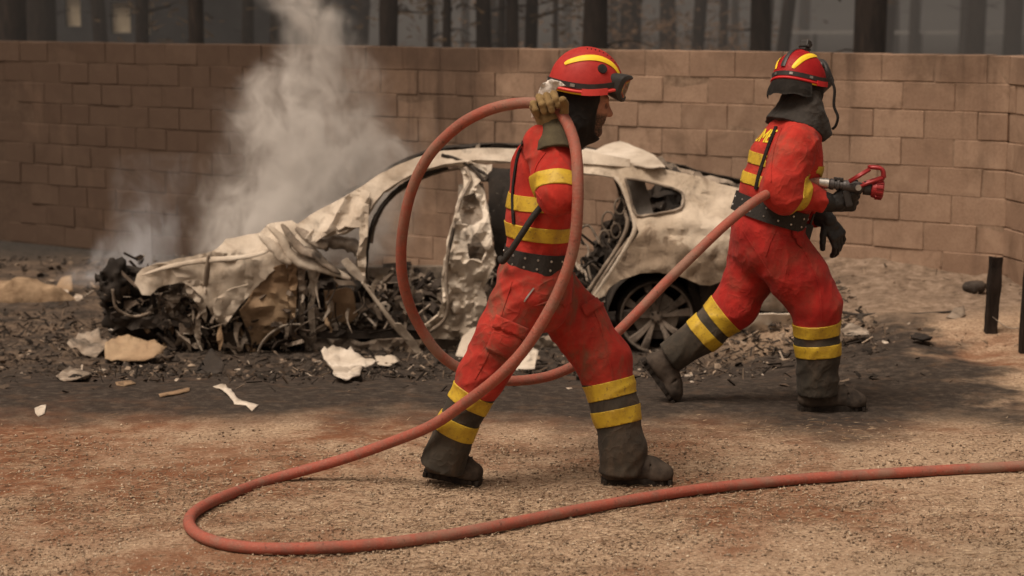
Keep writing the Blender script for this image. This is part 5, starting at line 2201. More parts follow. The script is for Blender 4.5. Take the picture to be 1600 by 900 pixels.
# cross bars of the missing glass roof
for x0, y0 in ((742, 236), (905, 240), (1060, 270)):
    a, b = CP(x0, y0 + 4, .03), CP(x0, y0 + 4, .03)
    b.y = 2 * (CARY + CARW / 2) - b.y
    b.z -= .03
    m_ = (a + b) / 2 + Vector((0, 0, .02 if x0 != 742 else -.03))
    link('roof_bar', tube('roof_bar', catmull([a, m_, b], 8), .026, 8, jitter=.15, flat=.5), M_ASHB if x0 < 900 else M_CHAR, car)
# ---- middle pillar, torn open
BP = [(711, 253), (733, 250), (769, 256), (768, 266), (748, 284), (758, 298), (764, 330), (768, 370), (774, 398), (773, 414), (764, 432), (756, 450), (760, 475), (750, 500), (746, 530), (705, 533), (664, 527), (660, 512), (684, 494), (693, 466), (690, 440), (697, 405), (702, 370), (711, 338), (719, 310), (725, 290), (724, 270)]
sheet('middle_pillar', BP, M_ASHP, car, [[(726, 306), (742, 300), (752, 312), (756, 338), (740, 352), (722, 350), (718, 332)], [(730, 380), (752, 376), (762, 392), (752, 412), (734, 404)]], lambda x, y: -.01, .06, 8, 12, .016, 6, .03, (1, 0, .15), 22, jag=1.5)
sheet('pillar_inner', [(716, 290), (752, 286), (764, 330), (772, 400), (756, 450), (740, 500), (700, 505), (700, 440), (708, 360)], M_ASHB, car, (), .07, .05, 9, 22, .012, 7, .02, (1, 0, 0), 18, jag=2)
link('pillar_trim', tube('pillar_trim', catmull([CP(x, y, -.05) for x, y in [(727, 262), (735, 280), (728, 296), (716, 322), (708, 360), (700, 400), (697, 440), (700, 476), (694, 500), (672, 518)]], 6), [.012] * 55, 7, jitter=.2), M_ASHB, car)
link('pillar_trim', tube('pillar_trim', catmull([CP(x, y, -.03) for x, y in [(716, 250), (740, 262), (760, 274), (756, 282), (738, 262), (712, 248), (690, 242)]], 6), .011, 7, jitter=.25), M_CHAR, car)
# dark seat shell behind the middle pillar
sheet('seat_shell', [(762, 262), (830, 262), (838, 300), (834, 400), (800, 432), (770, 420), (772, 380), (764, 330)], M_CHAR, car, (), .45, .03, 6, 31, .05, 9)
# ---- sill and lower body
sheet('sill', [(478, 528), (560, 533), (660, 530), (746, 528), (830, 531), (930, 512), (944, 520), (930, 548), (840, 560), (746, 556), (660, 558), (560, 560), (478, 552)], M_ASHB, car, (), .03, .05, 7, 14, .03, 8, jag=2)
# rear door's leading frame and the slanting black seat back behind it
link('door_frame', tube('door_frame', catmull([CP(x, y, .02) for x, y in [(962, 277), (973, 292), (984, 322), (992, 348), (990, 366), (972, 398), (950, 432), (924, 470)]], 6), .020, 8, jitter=.1, flat=.7), M_ASHP, car)
link('door_frame', tube('door_frame', catmull([CP(x, y, .06) for x, y in [(976, 330), (980, 352), (966, 385), (940, 424), (914, 462)]], 6), .014, 8, jitter=.15), M_ASHB, car)
link('door_frame', tube('door_frame', catmull([CP(x, y, .02) for x, y in [(984, 372), (962, 402), (938, 440), (918, 474)]], 6), .010, 8, jitter=.15), M_ASHB, car)
sheet('rear_seat_back', [(978, 300), (990, 330), (984, 352), (950, 408), (916, 452), (892, 448), (910, 420), (934, 378), (956, 340)], M_CHAR, car, (), .75, .08, 7, 33, .05, 8)
for k, (x, y, r) in enumerate([(950, 345, .06), (968, 322, .05), (962, 360, .045), (944, 372, .05)]):
    c = CP(x, y, .55)
    ring = [c + Vector((math.cos(a) * r * .7, -.03, math.sin(a) * r * 1.1)) for a in np.linspace(0, 2 * math.pi, 17)]
    link('seat_spring', tube('seat_spring', ring, .007, 6), M_ASHB, car)
for k in range(9):
    x0 = 905 + rnd.uniform(0, 60)
    y0 = 380 + rnd.uniform(-10, 60)
    a = CP(x0, y0, .3 + rnd.uniform(-.1, .2))
    link('seat_rail', tube('seat_rail', catmull([a, a + Vector((rnd.uniform(-.15, .15), rnd.uniform(-.1, .2), rnd.uniform(.0, .14))), a + Vector((rnd.uniform(-.25, .25), rnd.uniform(-.1, .2), rnd.uniform(-.1, .12)))], 5), .009, 6), rnd.choice([M_ASHB, M_CHAR]), car)
# headrests seen through the rear side window, grey inner panel of the far side
sheet('rear_bulkhead', [(1004, 300), (1024, 288), (1068, 292), (1090, 312), (1092, 372), (1000, 372), (996, 340)], M_CHAR, car, (), .9, .08, 9, 35, .06, 8, jag=3)
sheet('inner_side_panel', [(972, 274), (1006, 280), (1012, 300), (1020, 332), (1040, 345), (985, 345)], simple_mat('grey_ash_panel', (0.10, 0.09, 0.08), (0.19, 0.17, 0.15), 9, 0.9), car, (), .22, .02, 6, 36, .012, 7)
# ---- bonnet and wing, collapsed like cloth
BON = [(211, 441), (214, 428), (222, 419), (246, 410), (290, 402), (322, 396), (340, 388), (354, 372), (380, 368), (407, 363), (420, 350), (438, 346), (456, 343), (470, 352), (474, 368), (488, 378), (498, 388), (520, 412), (546, 434), (522, 430), (500, 421), (478, 408), (462, 404), (446, 410), (430, 420), (408, 440), (384, 468), (366, 488), (350, 508), (338, 500), (328, 480), (318, 462), (300, 448), (286, 440), (262, 446), (247, 450), (236, 460), (224, 458)]
bon = sheet('bonnet', BON, M_ASHP, car, (), lambda x, y: .06 - .10 * float(ss(380, 470, y)) + .12 * float(ss(400, 352, y)), .032, 5, 41, .010, 6, .055, (.55, 0, .9), 10, jag=1.2)
# rolled folds at the foot of the windscreen pillar
for k, (off, pts) in enumerate([(0, [(418, 352), (440, 372), (452, 396), (470, 410), (496, 416), (522, 424), (548, 436)]),
                                (1, [(440, 350), (456, 372), (470, 390), (492, 398), (508, 412), (532, 428)]),
                                (2, [(405, 366), (428, 386), (440, 402), (456, 412)]),
                                (3, [(462, 356), (484, 372), (502, 382), (512, 380)]),
                                (4, [(222, 430), (260, 418), (310, 408), (360, 404), (400, 398), (424, 390)]),
                                (5, [(326, 398), (324, 420), (322, 440), (318, 466)])]):
    c = catmull([CP(x, y, -.03 - .012 * (k % 3)) for x, y in pts], 6)
    n = len(c)
    link('fold', tube('fold', c, [(.010 + .030 * math.sin(math.pi * i / (n - 1)) ** .7) * (.55 if k > 3 else 1) for i in range(n)], 10, jitter=.16, flat=.55), M_ASHP if k % 2 == 0 else M_ASHB, bon)
# sheet draped from the pillar, pleated
sheet('pillar_drape', [(564, 292), (578, 300), (576, 340), (572, 400), (570, 444), (556, 436), (560, 396), (562, 356), (540, 352), (512, 366), (492, 380), (478, 372), (500, 344), (530, 316)], M_ASHP, car, (), -.045, .03, 8, 43, .010, 5, .04, (.9, 0, -.5), 24, jag=1)
# scraps of wing hanging above the front wheel
sheet('wing_scrap', [(290, 440), (312, 438), (322, 452), (323, 470), (322, 504), (314, 486), (306, 470), (296, 462), (290, 452)], M_PALE, car, (), -.06, .03, 10, 44, .008, 5, jag=2)
sheet('wing_scrap', [(268, 446), (290, 442), (284, 462), (268, 486), (258, 494), (262, 468)], M_ASHB, car, (), .0, .04, 10, 45, .008, 5, jag=2)
sheet('wing_scrap', [(330, 470), (362, 452), (388, 444), (380, 470), (352, 508), (338, 500)], M_ASHP, car, (), -.09, .03, 7, 46, .010, 5, .03, (.7, 0, .7), 14)
# tan inner wing panel and its curved trim
sheet('inner_wing', [(376, 484), (402, 448), (429, 418), (447, 412), (452, 450), (448, 511), (424, 528), (408, 540), (400, 570), (394, 545), (388, 520)], M_TAN, car, (), -.02, .03, 5, 47, .012, 6, .02, (.9, 0, .3), 9, jag=1)
link('arch_trim', tube('arch_trim', catmull([CP(x, y, -.06) for x, y in [(401, 570), (404, 548), (414, 530), (430, 516), (448, 508), (470, 507)]], 6), .011, 8, flat=.5), M_ASHP, car)
for i, (x0, x1) in enumerate(((448, 462), (465, 476), (480, 492))):
    sheet('hinge_post', [(x0, 410), (x1, 412), (x1 + 2, 450), (x1 - 1, 490), (x1 + 2, 530), (x0 + 4, 532), (x0 + 1, 480), (x0 + 3, 440)], (M_TAN, M_ASHB, M_ASHP)[i], car, (), -.03 + .04 * i, .03, 9, 50 + i, .014, 5, jag=1.5)
sheet('bulkhead', [(450, 420), (566, 430), (580, 470), (576, 528), (470, 530)], M_CHAR, car, (), .35, .06, 6, 54, .03, 9)
sheet('inner_sill', [(506, 455), (548, 452), (560, 490), (548, 505), (512, 500)], M_TAN, car, (), .12, .03, 7, 55, .012, 7, jag=2)
# aluminium beam and pale plate below the windscreen
bmx = catmull([CP(x, y, .10) for x, y in [(503, 384), (516, 378), (540, 380), (558, 388), (566, 398)]], 6)
link('dash_beam', tube('dash_beam', bmx, [.045 + .006 * math.sin(i) for i in range(len(bmx))], 12, jitter=.12), M_ALU, car)
sheet('torn_plate', [(533, 408), (542, 402), (556, 416), (570, 436), (567, 442), (548, 430)], M_PALE, car, (), -.08, .01, 9, 57, .006, 5)
sheet('torn_plate', [(520, 436), (550, 440), (556, 446), (530, 446)], M_ASHB, car, (), -.05, .01, 9, 58, .006, 5)
# long diagonal strut fallen from the door
link('door_strut', tube('door_strut', catmull([CP(x, y, -.08) for x, y in [(566, 440), (582, 462), (600, 486), (618, 510), (640, 535), (660, 557)]], 6), [.012 + .010 * (i / 30) for i in range(31)], 8, jitter=.1, flat=.6), M_ASHP, car)
sheet('door_strut_plate', [(617, 506), (626, 506), (650, 534), (661, 556), (652, 556), (634, 534)], M_PALE, car, (), -.10, .01, 9, 59, .008, 5)
def shards(n, sample, smin, smax, seed, sticks=.35, flat=.5):
    """heap of broken scraps: crumpled flakes and sticks"""
    q = random.Random(seed)
    vs, fs = [], []
    for k in range(n):
        c = Vector(sample(q))
        s = smin + (smax - smin) * q.random() ** 2.2
        i = len(vs)
        if q.random() < sticks:
            d = Vector((q.uniform(-1, 1), q.uniform(-1, 1), q.uniform(-.6, .8))).normalized() * s * 2.6
            u = d.orthogonal().normalized() * s * q.uniform(.10, .22)
            w = d.cross(u).normalized() * u.length
            vs += [c - d / 2 + u, c - d / 2 - u * .5 + w, c - d / 2 - u * .5 - w, c + d / 2 + u, c + d / 2 - u * .5 + w, c + d / 2 - u * .5 - w]
            fs += [(i, i + 1, i + 4, i + 3), (i + 1, i + 2, i + 5, i + 4), (i + 2, i, i + 3, i + 5), (i, i + 2, i + 1), (i + 3, i + 4, i + 5)]
        else:
            rot = Euler((q.uniform(-1.2, 1.2) * (1 - flat) * 2, q.uniform(-1.2, 1.2) * (1 - flat) * 2, q.uniform(0, 6.28))).to_matrix()
            m_ = q.randint(5, 7)
            ring = [rot @ (Vector((math.cos(2 * math.pi * j / m_), math.sin(2 * math.pi * j / m_) * q.uniform(.5, 1), q.uniform(-.3, .3))) * s * q.uniform(.6, 1.1)) for j in range(m_)]
            t = rot @ Vector((0, 0, s * q.uniform(.12, .4)))
            vs += [c + r for r in ring] + [c + t + Vector((q.uniform(-.2, .2) * s, q.uniform(-.2, .2) * s, 0)), c - t * .5]
            for j in range(m_):
                fs += [(i + j, i + (j + 1) % m_, i + m_), (i + (j + 1) % m_, i + j, i + m_ + 1)]
    return vs, fs


def debris_mat(name, stops):
    t = NT(name)
    p = t.co()
    n = t.n('ShaderNodeNewGeometry').outputs['Random Per Island']
    f = t.noise(p, 40, 5, 0.7)
    c = t.ramp(n, stops, 'LINEAR')
    c = t.mix(t.rng(f, 0.4, 0.7, 0, .6), c, (0.05, 0.038, 0.03))
    return t.bsdf(c, 0.9, t.bump(f, .5, .006), 0, 0.2)


M_DEB = debris_mat('burnt_scraps', [(0.0, (0.018, 0.014, 0.012)), (0.38, (0.060, 0.047, 0.038)), (0.66, (0.17, 0.13, 0.10)), (0.86, (0.36, 0.295, 0.235)), (1.0, (0.60, 0.52, 0.44))])
M_DEB2 = debris_mat('ash_scraps', [(0.0, (0.016, 0.013, 0.011)), (0.62, (0.055, 0.044, 0.036)), (0.84, (0.13, 0.092, 0.066)), (0.96, (0.36, 0.28, 0.21)), (1.0, (0.58, 0.50, 0.42))])


# black nose: lamp housing and bumper carrier
bm = bmesh.new()
F = Field(P(150, 520, CARY + .75), P(320, 395, CARY - .25) , .02) if False else None
lo = Vector((P(150, 500, CARY).x - .1, CARY - .25, P(200, 525, CARY).z - .1))
hi = Vector((P(330, 500, CARY).x + .2, CARY + 1.7, P(200, 400, CARY).z + .2))
F = Field(lo, hi, .022)
F.cone(CP(176, 442, .10), CP(182, 490, .12), .055, .05, .05)
F.cone(CP(180, 432, .10), CP(172, 412, .10), .05, .025, .03)
F.cone(CP(186, 416, .12), CP(192, 410, .12), .03, .02, .03)
F.cone(CP(182, 444, .1), CP(196, 454, 1.45), .085, .08, .06)
F.cone(CP(200, 444, .30), CP(300, 456, .36), .09, .11, .06)
F.cone(CP(185, 500, .10), CP(200, 498, 1.5), .07, .06, .05)
F.cone(CP(300, 460, .35), CP(380, 470, .35), .15, .12, .08)
F.cone(CP(230, 500, .25), CP(360, 510, .30), .10, .12, .06)
F.disp(.07, 17, 3, 4)
link('nose', F.mesh('nose'), M_CHAR, car)
sheet('bumper_carrier', [(172, 492), (200, 490), (240, 494), (256, 500), (240, 512), (196, 512), (176, 508)], M_CHAR, car, (), -.04, .04, 8, 61, .02, 6, jag=2)
link('lamp_ring', tube('lamp_ring', catmull([CP(x, y, -.02) for x, y in [(176, 452), (180, 478), (194, 490), (216, 494), (236, 488)]], 6), .010, 7, jitter=.2), M_ASHB, car)
for k, (x0, y0, x1, y1, w) in enumerate([(236, 455, 244, 512, 6), (250, 462, 254, 506, 4), (282, 520, 326, 470, 6), (300, 500, 350, 530, 5), (340, 508, 380, 540, 6), (360, 486, 396, 566, 5), (262, 516, 300, 548, 5), (318, 510, 330, 560, 6), (222, 490, 232, 520, 5), (380, 500, 392, 556, 4)]):
    a, b = CP(x0, y0, -.02 + .05 * (k % 3)), CP(x1, y1, -.02 + .05 * ((k + 1) % 3))
    m_ = (a + b) / 2 + Vector((rnd.uniform(-.03, .03), rnd.uniform(-.03, .03), rnd.uniform(-.03, .03)))
    link('strut', tube('strut', catmull([a, m_, b], 5), w * .0028, 7, jitter=.25), (M_CHAR, M_ASHB, M_TAN)[k % 3], car)
# torn black plastic and brackets standing round the nose
def nose_spot(q):
    px = q.uniform(164, 290)
    p = CP(px, q.uniform(432 if px > 205 else 418, 505), 0)
    return (p.x, CARY + q.random() ** 1.5 * .9, p.z)


vs, fs = shards(230, nose_spot, .012, .085, 19, .4, .35)
o = link('nose_wreckage', mesh('nose_wreckage', vs, fs, False), M_DEB, car)
o['kind'] = 'stuff'
# front wheel: bare rim and disc deep in the shadow of the wing
def wheel(cx, cy, r, dep, mrim, n_sp, seed):
    c = CP(cx, cy, dep)
    w = empty('wheel', c)
    w.parent = car
    w.matrix_parent_inverse = world_of(car).inverted()
    q = random.Random(seed)
    ym = Matrix.Rotation(R(90), 3, 'X')

    def lathe(name, prof, mat, n=64, smooth=True, jit=0.0):
        vs, fs = [], []
        for rr, y in prof:
            for k in range(n):
                a = 2 * math.pi * k / n
                j = 1 + q.uniform(-jit, jit)
                vs.append((math.cos(a) * rr * j, y, math.sin(a) * rr * j))
        m = len(prof)
        for i in range(m - 1):
            for k in range(n):
                fs.append((i * n + k, (i + 1) * n + k, (i + 1) * n + (k + 1) % n, i * n + (k + 1) % n))
        return link(name, mesh(name, vs, fs, smooth), mat, w, keep=False)
    lathe('rim', [(r * .90, .10), (r * .93, .0), (r * .985, -.012), (r, -.006), (r, .012), (r * .95, .02), (r * .93, .20), (r, .215), (r * .98, .225)], mrim, 64, True, .004)
    lathe('tyre_ash', [(r * 1.0, .02), (r * 1.07, .05), (r * 1.09, .11), (r * 1.05, .17), (r, .20)], M_CHAR, 48, True, .03)
    lathe('brake_disc', [(r * .05, .085), (r * .62, .085), (r * .64, .095), (r * .64, .11), (r * .1, .11)], M_ASHB, 48, False)
    lathe('hub', [(.001, .012), (r * .10, .010), (r * .14, .014), (r * .17, .03), (r * .20, .07)], mrim, 24)
    for k in range(n_sp):
        a0 = 2 * math.pi * (k + .3) / n_sp
        for s_ in (-1, 1):
            a = a0 + s_ * .16
            bm = bmesh.new()
            n0, n1 = 5, 3
            rows = []
            for i in range(6):
                f = i / 5
                rad = r * (.13 + .81 * f)
                ang = a0 + s_ * (.25 - .02 * f) * (.62 + .38 * f)
                wd = r * (.060 + .070 * f ** 1.5)
                yy = .030 - .035 * math.sin(f * 2.4) + .006
                dv = Vector((math.cos(ang), 0, math.sin(ang)))
                tv = Vector((-math.sin(ang), 0, math.cos(ang)))
                rows.append([bm.verts.new(dv * rad + tv * wd * e + Vector((0, yy + o, 0))) for e, o in ((-1, .012), (-.7, -.002), (.7, -.002), (1, .012), (.6, .03), (-.6, .03))])
            for i in range(5):
                for j in range(6):
                    bm.faces.new((rows[i][j], rows[i][(j + 1) % 6], rows[i + 1][(j + 1) % 6], rows[i + 1][j]))
            bm.faces.new(rows[0][::-1])
            bm.faces.new(rows[-1])
            bmesh.ops.recalc_face_normals(bm, faces=bm.faces)
            link('spoke', bm_mesh('spoke', bm, False), mrim, w, keep=False)
    for k in range(5):
        a = 2 * math.pi * k / 5
        bm = bmesh.new()
        bm_cyl(bm, (math.cos(a) * r * .13, .02, math.sin(a) * r * .13), (math.cos(a) * r * .13, .008, math.sin(a) * r * .13), .010, .010, 8)
        link('wheel_bolt', bm_mesh('wheel_bolt', bm), M_CHAR, w, keep=False)
    return w


wheel(1026, 496, .243, .05, M_RIM, 5, 3)
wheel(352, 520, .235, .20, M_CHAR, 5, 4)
# black wheel-arch liner: a hollow half drum
def liner(cx, cy, r, y0, y1):
    c = CP(cx, cy, 0)
    vs, fs = [], []
    n = 28
    for k in range(n + 1):
        a = R(-8) + R(196) * k / n
        for yy, rr in ((y0, r), (y1, r * 1.0), (y1, r * .05)):
            j = 1 + rnd.uniform(-.012, .012)
            vs.append(c + Vector((math.cos(a) * rr * j, yy, math.sin(a) * rr * j)))
    for k in range(n):
        for j in range(2):
            fs.append((k * 3 + j, k * 3 + j + 1, k * 3 + 4 + j, k * 3 + 3 + j))
    link('wheel_arch_liner', mesh('wheel_arch_liner', vs, fs), M_CHAR, car)


liner(1026, 496, .318, .02, .50)
liner(352, 520, .31, .10, .55)
# burnt tail: bare bumper beam and scraps below the quarter
sheet('tail_panel', [(1092, 446), (1130, 441), (1190, 448), (1240, 444), (1242, 500), (1200, 525), (1120, 520), (1098, 490)], M_CHAR, car, (), .10, .04, 6, 71, .03, 9)
sheet('bumper_scrap', [(1176, 462), (1210, 456), (1238, 460), (1240, 486), (1206, 488), (1180, 484)], M_ASHB, car, (), .02, .02, 6, 72, .012, 7, jag=1)
sheet('bumper_scrap', [(1168, 492), (1236, 490), (1244, 508), (1238, 526), (1196, 524), (1160, 516)], M_ASHP, car, (), -.02, .03, 6, 73, .012, 7, jag=1)
# floor, far sill and the ruin of the cabin
bm = bmesh.new()
xa, xb = CP(330, 520).x, CP(1235, 520).x
bm_box(bm, ((xa + xb) / 2, CARY + CARW / 2 + .02, -.20), (xb - xa, CARW - .22, .05))
link('floor_pan', bm_mesh('floor_pan', bm), M_CHAR, car)
bm = bmesh.new()
bm_box(bm, ((CP(470, 520).x + xb) / 2, CARY + CARW - .10, -.06), (xb - CP(470, 520).x, .10, .24))
link('far_sill', bm_mesh('far_sill', bm), M_ASHB, car)
bm = bmesh.new()
bm_box(bm, (CP(1150, 400).x, CARY + CARW / 2, .18), (.6, CARW - .3, .5), None, .05)
link('boot_floor', bm_mesh('boot_floor', bm), M_CHAR, car)


def cabin(q):
    px = q.uniform(480, 940)
    f = q.random()
    top = 430 + 40 * abs(math.sin(px * .021)) + (25 if px < 600 else 0)
    p = CP(px, 500, 0)
    zt = CP(px, top, 0).z
    y = CARY + .12 + f * (CARW - .35)
    return (p.x, y, -.18 + (zt + .18) * q.random() ** 1.5 * (1 - .4 * abs(f - .5)))


vs, fs = shards(3600, cabin, .012, .095, 11, .45)
o = link('cabin_wreckage', mesh('cabin_wreckage', vs, fs, False), M_DEB, car)
o['kind'] = 'stuff'


def engine(q):
    px = q.uniform(250, 470)
    p = CP(px, 500, 0)
    zt = CP(px, 440, 0).z
    y = CARY + .02 + q.random() ** 1.4 * (CARW - .3)
    return (p.x, y, -.26 + (zt + .22) * q.random() ** 1.3)


vs, fs = shards(1700, engine, .014, .11, 12, .45)
o = link('engine_bay_wreckage', mesh('engine_bay_wreckage', vs, fs, False), M_DEB, car)
o['kind'] = 'stuff'
# torn strips hanging under the bonnet, the dash and the sill
for k in range(64):
    if k < 34:
        x0, y0 = rnd.uniform(258, 400), rnd.uniform(448, 520)
        dd = rnd.uniform(-.08, .15)
    else:
        x0, y0 = rnd.uniform(440, 640), rnd.uniform(420, 515)
        dd = rnd.uniform(-.06, .35)
    L, wd = rnd.uniform(.06, .26), rnd.uniform(.008, .034)
    a = CP(x0, y0, dd)
    dv = Vector((rnd.uniform(-.5, .5), rnd.uniform(-.25, .15), -1 if rnd.random() < .75 else rnd.uniform(-.3, .3))).normalized()
    sv_ = Vector((rnd.uniform(.4, 1), rnd.uniform(-.6, .6), rnd.uniform(-.2, .2))).normalized()
    vs, fs = [], []
    n = 7
    for i in range(n):
        f = i / (n - 1)
        c = a + dv * L * f + Vector((math.sin(f * 4 + k) * .018, math.sin(f * 5 + k * 2) * .022, 0))
        s2 = (sv_ + Vector((0, math.sin(f * 6 + k) * .8, 0))).normalized() * wd * (1 - .55 * f) * rnd.uniform(.7, 1.2)
        nn = s2.cross(dv).normalized() * .003
        vs += [c - s2, c + nn * 2, c + s2, c - nn]
    for i in range(n - 1):
        for j in range(4):
            fs.append((i * 4 + j, i * 4 + (j + 1) % 4, i * 4 + 4 + (j + 1) % 4, i * 4 + 4 + j))
    fs += [(3, 2, 1, 0), (4 * n - 4, 4 * n - 3, 4 * n - 2, 4 * n - 1)]
    link('torn_strip', mesh('torn_strip', vs, fs, False), rnd.choice([M_ASHP, M_ASHB, M_ASHB, M_CHAR, M_TAN]), car)
# hanging wires below the pillar and sill
for k in range(16):
    x0 = rnd.uniform(452, 600)
    y0 = rnd.uniform(430, 480)
    a = CP(x0, y0, rnd.uniform(-.05, .3))
    L = rnd.uniform(.08, .25)
    link('wire', tube('wire', catmull([a, a + Vector((rnd.uniform(-.03, .03), 0, -L * .5)), a + Vector((rnd.uniform(-.09, .09), rnd.uniform(-.04, .04), -L))], 5), .0045, 5), M_CHAR if k % 2 else M_ASHB, car)
# ================================================================== SCRAPS ON THE GROUND
def fragment(name, label, outline, mat, cat, dy=0.0, lift=.01, amp=.03, freq=9, seed=0, base=None, group=None, th=.006, step=5, up=0.0):
    """a scrap lying or leaning on the ground: its lower edge touches, its upper edge is raised by 'up' of what the picture shows"""
    ymax = max(p[1] for p in outline)
    ymin = min(p[1] for p in outline)
    v, tris = poly_fill(outline, step)
    base = base or ymax
    vs = []
    for p in v:
        q = G(p.x, p.y)                                     # lying flat
        f0 = G(p.x, ymax)
        r = P(p.x, p.y, f0.y)                               # standing up
        w = q.lerp(r, up)
        n = float(fnoise(w.x * freq, w.y * freq, w.z * freq, seed, 3))
        e = (ymax - p.y) / max(1, ymax - ymin)
        w = w + Vector((0, -.4 * amp * n * up, amp * abs(n) * (.3 + e) + lift))
        vs.append(w)
    bm = bmesh.new()
    b = [bm.verts.new(p) for p in vs]
    for t in tris: bm.faces.new([b[i] for i in t])
    bmesh.ops.delete(bm, geom=[k for k in bm.verts if not k.link_faces], context='VERTS')
    bmesh.ops.recalc_face_normals(bm, faces=bm.faces)
    bmesh.ops.solidify(bm, geom=bm.faces[:], thickness=th)
    o = link(name, bm_mesh(name, bm, True), mat)
    tag(o, label, cat, group or 'scraps fallen round the burnt car')
    return o


fragment('bumper_piece', 'pale crumpled bumper piece lying left of the burnt nose', [(106, 546), (118, 532), (132, 523), (150, 527), (168, 536), (166, 546), (150, 562), (128, 556)], M_ASHB, 'scrap', amp=.07, up=.6, seed=1, freq=12)
fragment('bumper_piece', 'brown curved bumper strip beside the pale crumpled piece', [(165, 545), (185, 534), (236, 536), (262, 548), (240, 566), (200, 570), (164, 566)], M_TAN, 'scrap', amp=.06, up=.7, seed=2, freq=8)
fragment('metal_sheet', 'pale flat sheet resting on top of the brown bumper strip', [(170, 528), (192, 516), (214, 511), (232, 514), (226, 526), (198, 530), (180, 534)], M_PALE, 'scrap', amp=.03, up=.5, seed=3, lift=.05)
fragment('melted_sheet', 'large pale melted sheet lying below the empty front door', [(502, 562), (520, 552), (548, 556), (560, 564), (588, 570), (592, 577), (566, 580), (562, 592), (540, 600), (524, 590), (512, 576)], M_PALE, 'scrap', amp=.05, up=.25, seed=4, freq=11)
fragment('melted_sheet', 'small tan melted sheet right of the large pale one', [(585, 560), (612, 560), (626, 568), (608, 574), (590, 572)], M_ASHP, 'scrap', amp=.03, up=.2, seed=5)
fragment('aluminium_drip', 'thin silvery drip of melted metal on the dark ground', [(333, 606), (350, 604), (366, 616), (372, 626), (388, 630), (404, 634), (394, 643), (384, 634), (366, 632), (358, 620), (346, 611)], M_PALE, 'scrap', amp=.015, up=0, seed=6, step=3, lift=.004)
fragment('paper_scrap', 'small pale scrap alone on the rusty ground at far left', [(54, 640), (64, 635), (72, 633), (70, 648), (60, 652), (55, 646)], M_PALE, 'scrap', amp=.008, up=0, seed=7, step=3, lift=.003, th=.002)
fragment('white_panel', 'bright white panel leaning behind the hose and the rear leg', [(712, 560), (722, 530), (748, 514), (764, 520), (756, 556), (738, 566)], M_PALE, 'scrap', amp=.02, up=.8, seed=8)
fragment('white_panel', 'white panel scrap between the nearer firefighter\'s legs', [(806, 582), (814, 560), (828, 546), (842, 552), (836, 580)], M_PALE, 'scrap', amp=.02, up=.7, seed=9)
fragment('dark_plate', 'dark triangular plate leaning on the debris under the front wheel arch', [(304, 586), (330, 548), (352, 572), (346, 588)], M_CHAR, 'scrap', amp=.01, up=.8, seed=10)
fragment('rusty_slat', 'thin rust coloured slat flat on the ground below the wheel arch', [(248, 617), (280, 610), (297, 607), (296, 612), (270, 618), (250, 621)], M_TAN, 'scrap', amp=.006, up=0, seed=11, step=4, lift=.004)
fragment('rusty_slat', 'short rust coloured slat left of the longer one', [(180, 598), (206, 596), (212, 600), (196, 603), (182, 602)], M_TAN, 'scrap', amp=.006, up=0, seed=12, step=4, lift=.004)
fragment('dark_plate', 'dark curved scrap on the ground left of the nose', [(88, 592), (104, 578), (130, 582), (146, 590), (120, 596), (100, 598)], M_ASHB, 'scrap', amp=.03, up=.3, seed=13)
fragment('grey_sheet', 'crumpled grey sheet on the bare soil under the wall at right', [(1478, 500), (1492, 486), (1506, 482), (1508, 496), (1496, 504)], M_ASHB, 'scrap', amp=.03, up=.6, seed=14)
fragment('dark_plate', 'dark flat scrap just right of the leading boot cuff', [(1312, 520), (1326, 512), (1354, 518), (1360, 526), (1336, 530), (1318, 528)], M_ASHB, 'scrap', amp=.03, up=.3, seed=15)
for k, (x, y, r, lab) in enumerate([(1522, 447, 19, 'dark charred lump on the soil bank beside the short post'), (1440, 524, 15, 'flat black cinder on the scorched ground right of the leading firefighter')]):
    c = G(x, y + 8)
    F = Field(c - Vector((.2, .2, .1)), c + Vector((.2, .2, .2)), .010)
    F.ell(c + Vector((0, 0, .02)), (r / 240, .08, r / 240 * (.6 if k == 0 else .3)), .01)
    F.disp(.018, 14, k, 4)
    o = link('charred_lump', F.mesh('charred_lump'), M_CHAR)
    tag(o, lab, 'cinder')
# pile of earth and boards at the far left under the wall
c0 = G(40, 470)
F = Field(c0 - Vector((.75, .5, .2)), c0 + Vector((.75, .6, .5)), .020)
F.cone(c0 + Vector((-.6, .1, -.02)), c0 + Vector((.22, .0, -.05)), .22, .14, .1)
F.cone(c0 + Vector((.0, .0, .0)), c0 + Vector((.34, -.02, -.04)), .15, .07, .1)
F.disp(.03, 7, 3, 4)
o = link('earth_pile', F.mesh('earth_pile'), simple_mat('tan_earth', (0.13, 0.085, 0.052), (0.36, 0.26, 0.17), 9, 0.95, 0, 0.8, 0.1, 0.02))
tag(o, 'low pile of tan earth at the far left below the wall', 'earth pile')
fragment('brown_board', 'dark brown board end propped at the right of the earth pile', [(86, 452), (96, 436), (112, 432), (114, 456), (100, 460)], M_TAN, 'board', amp=.01, up=.9, seed=22)


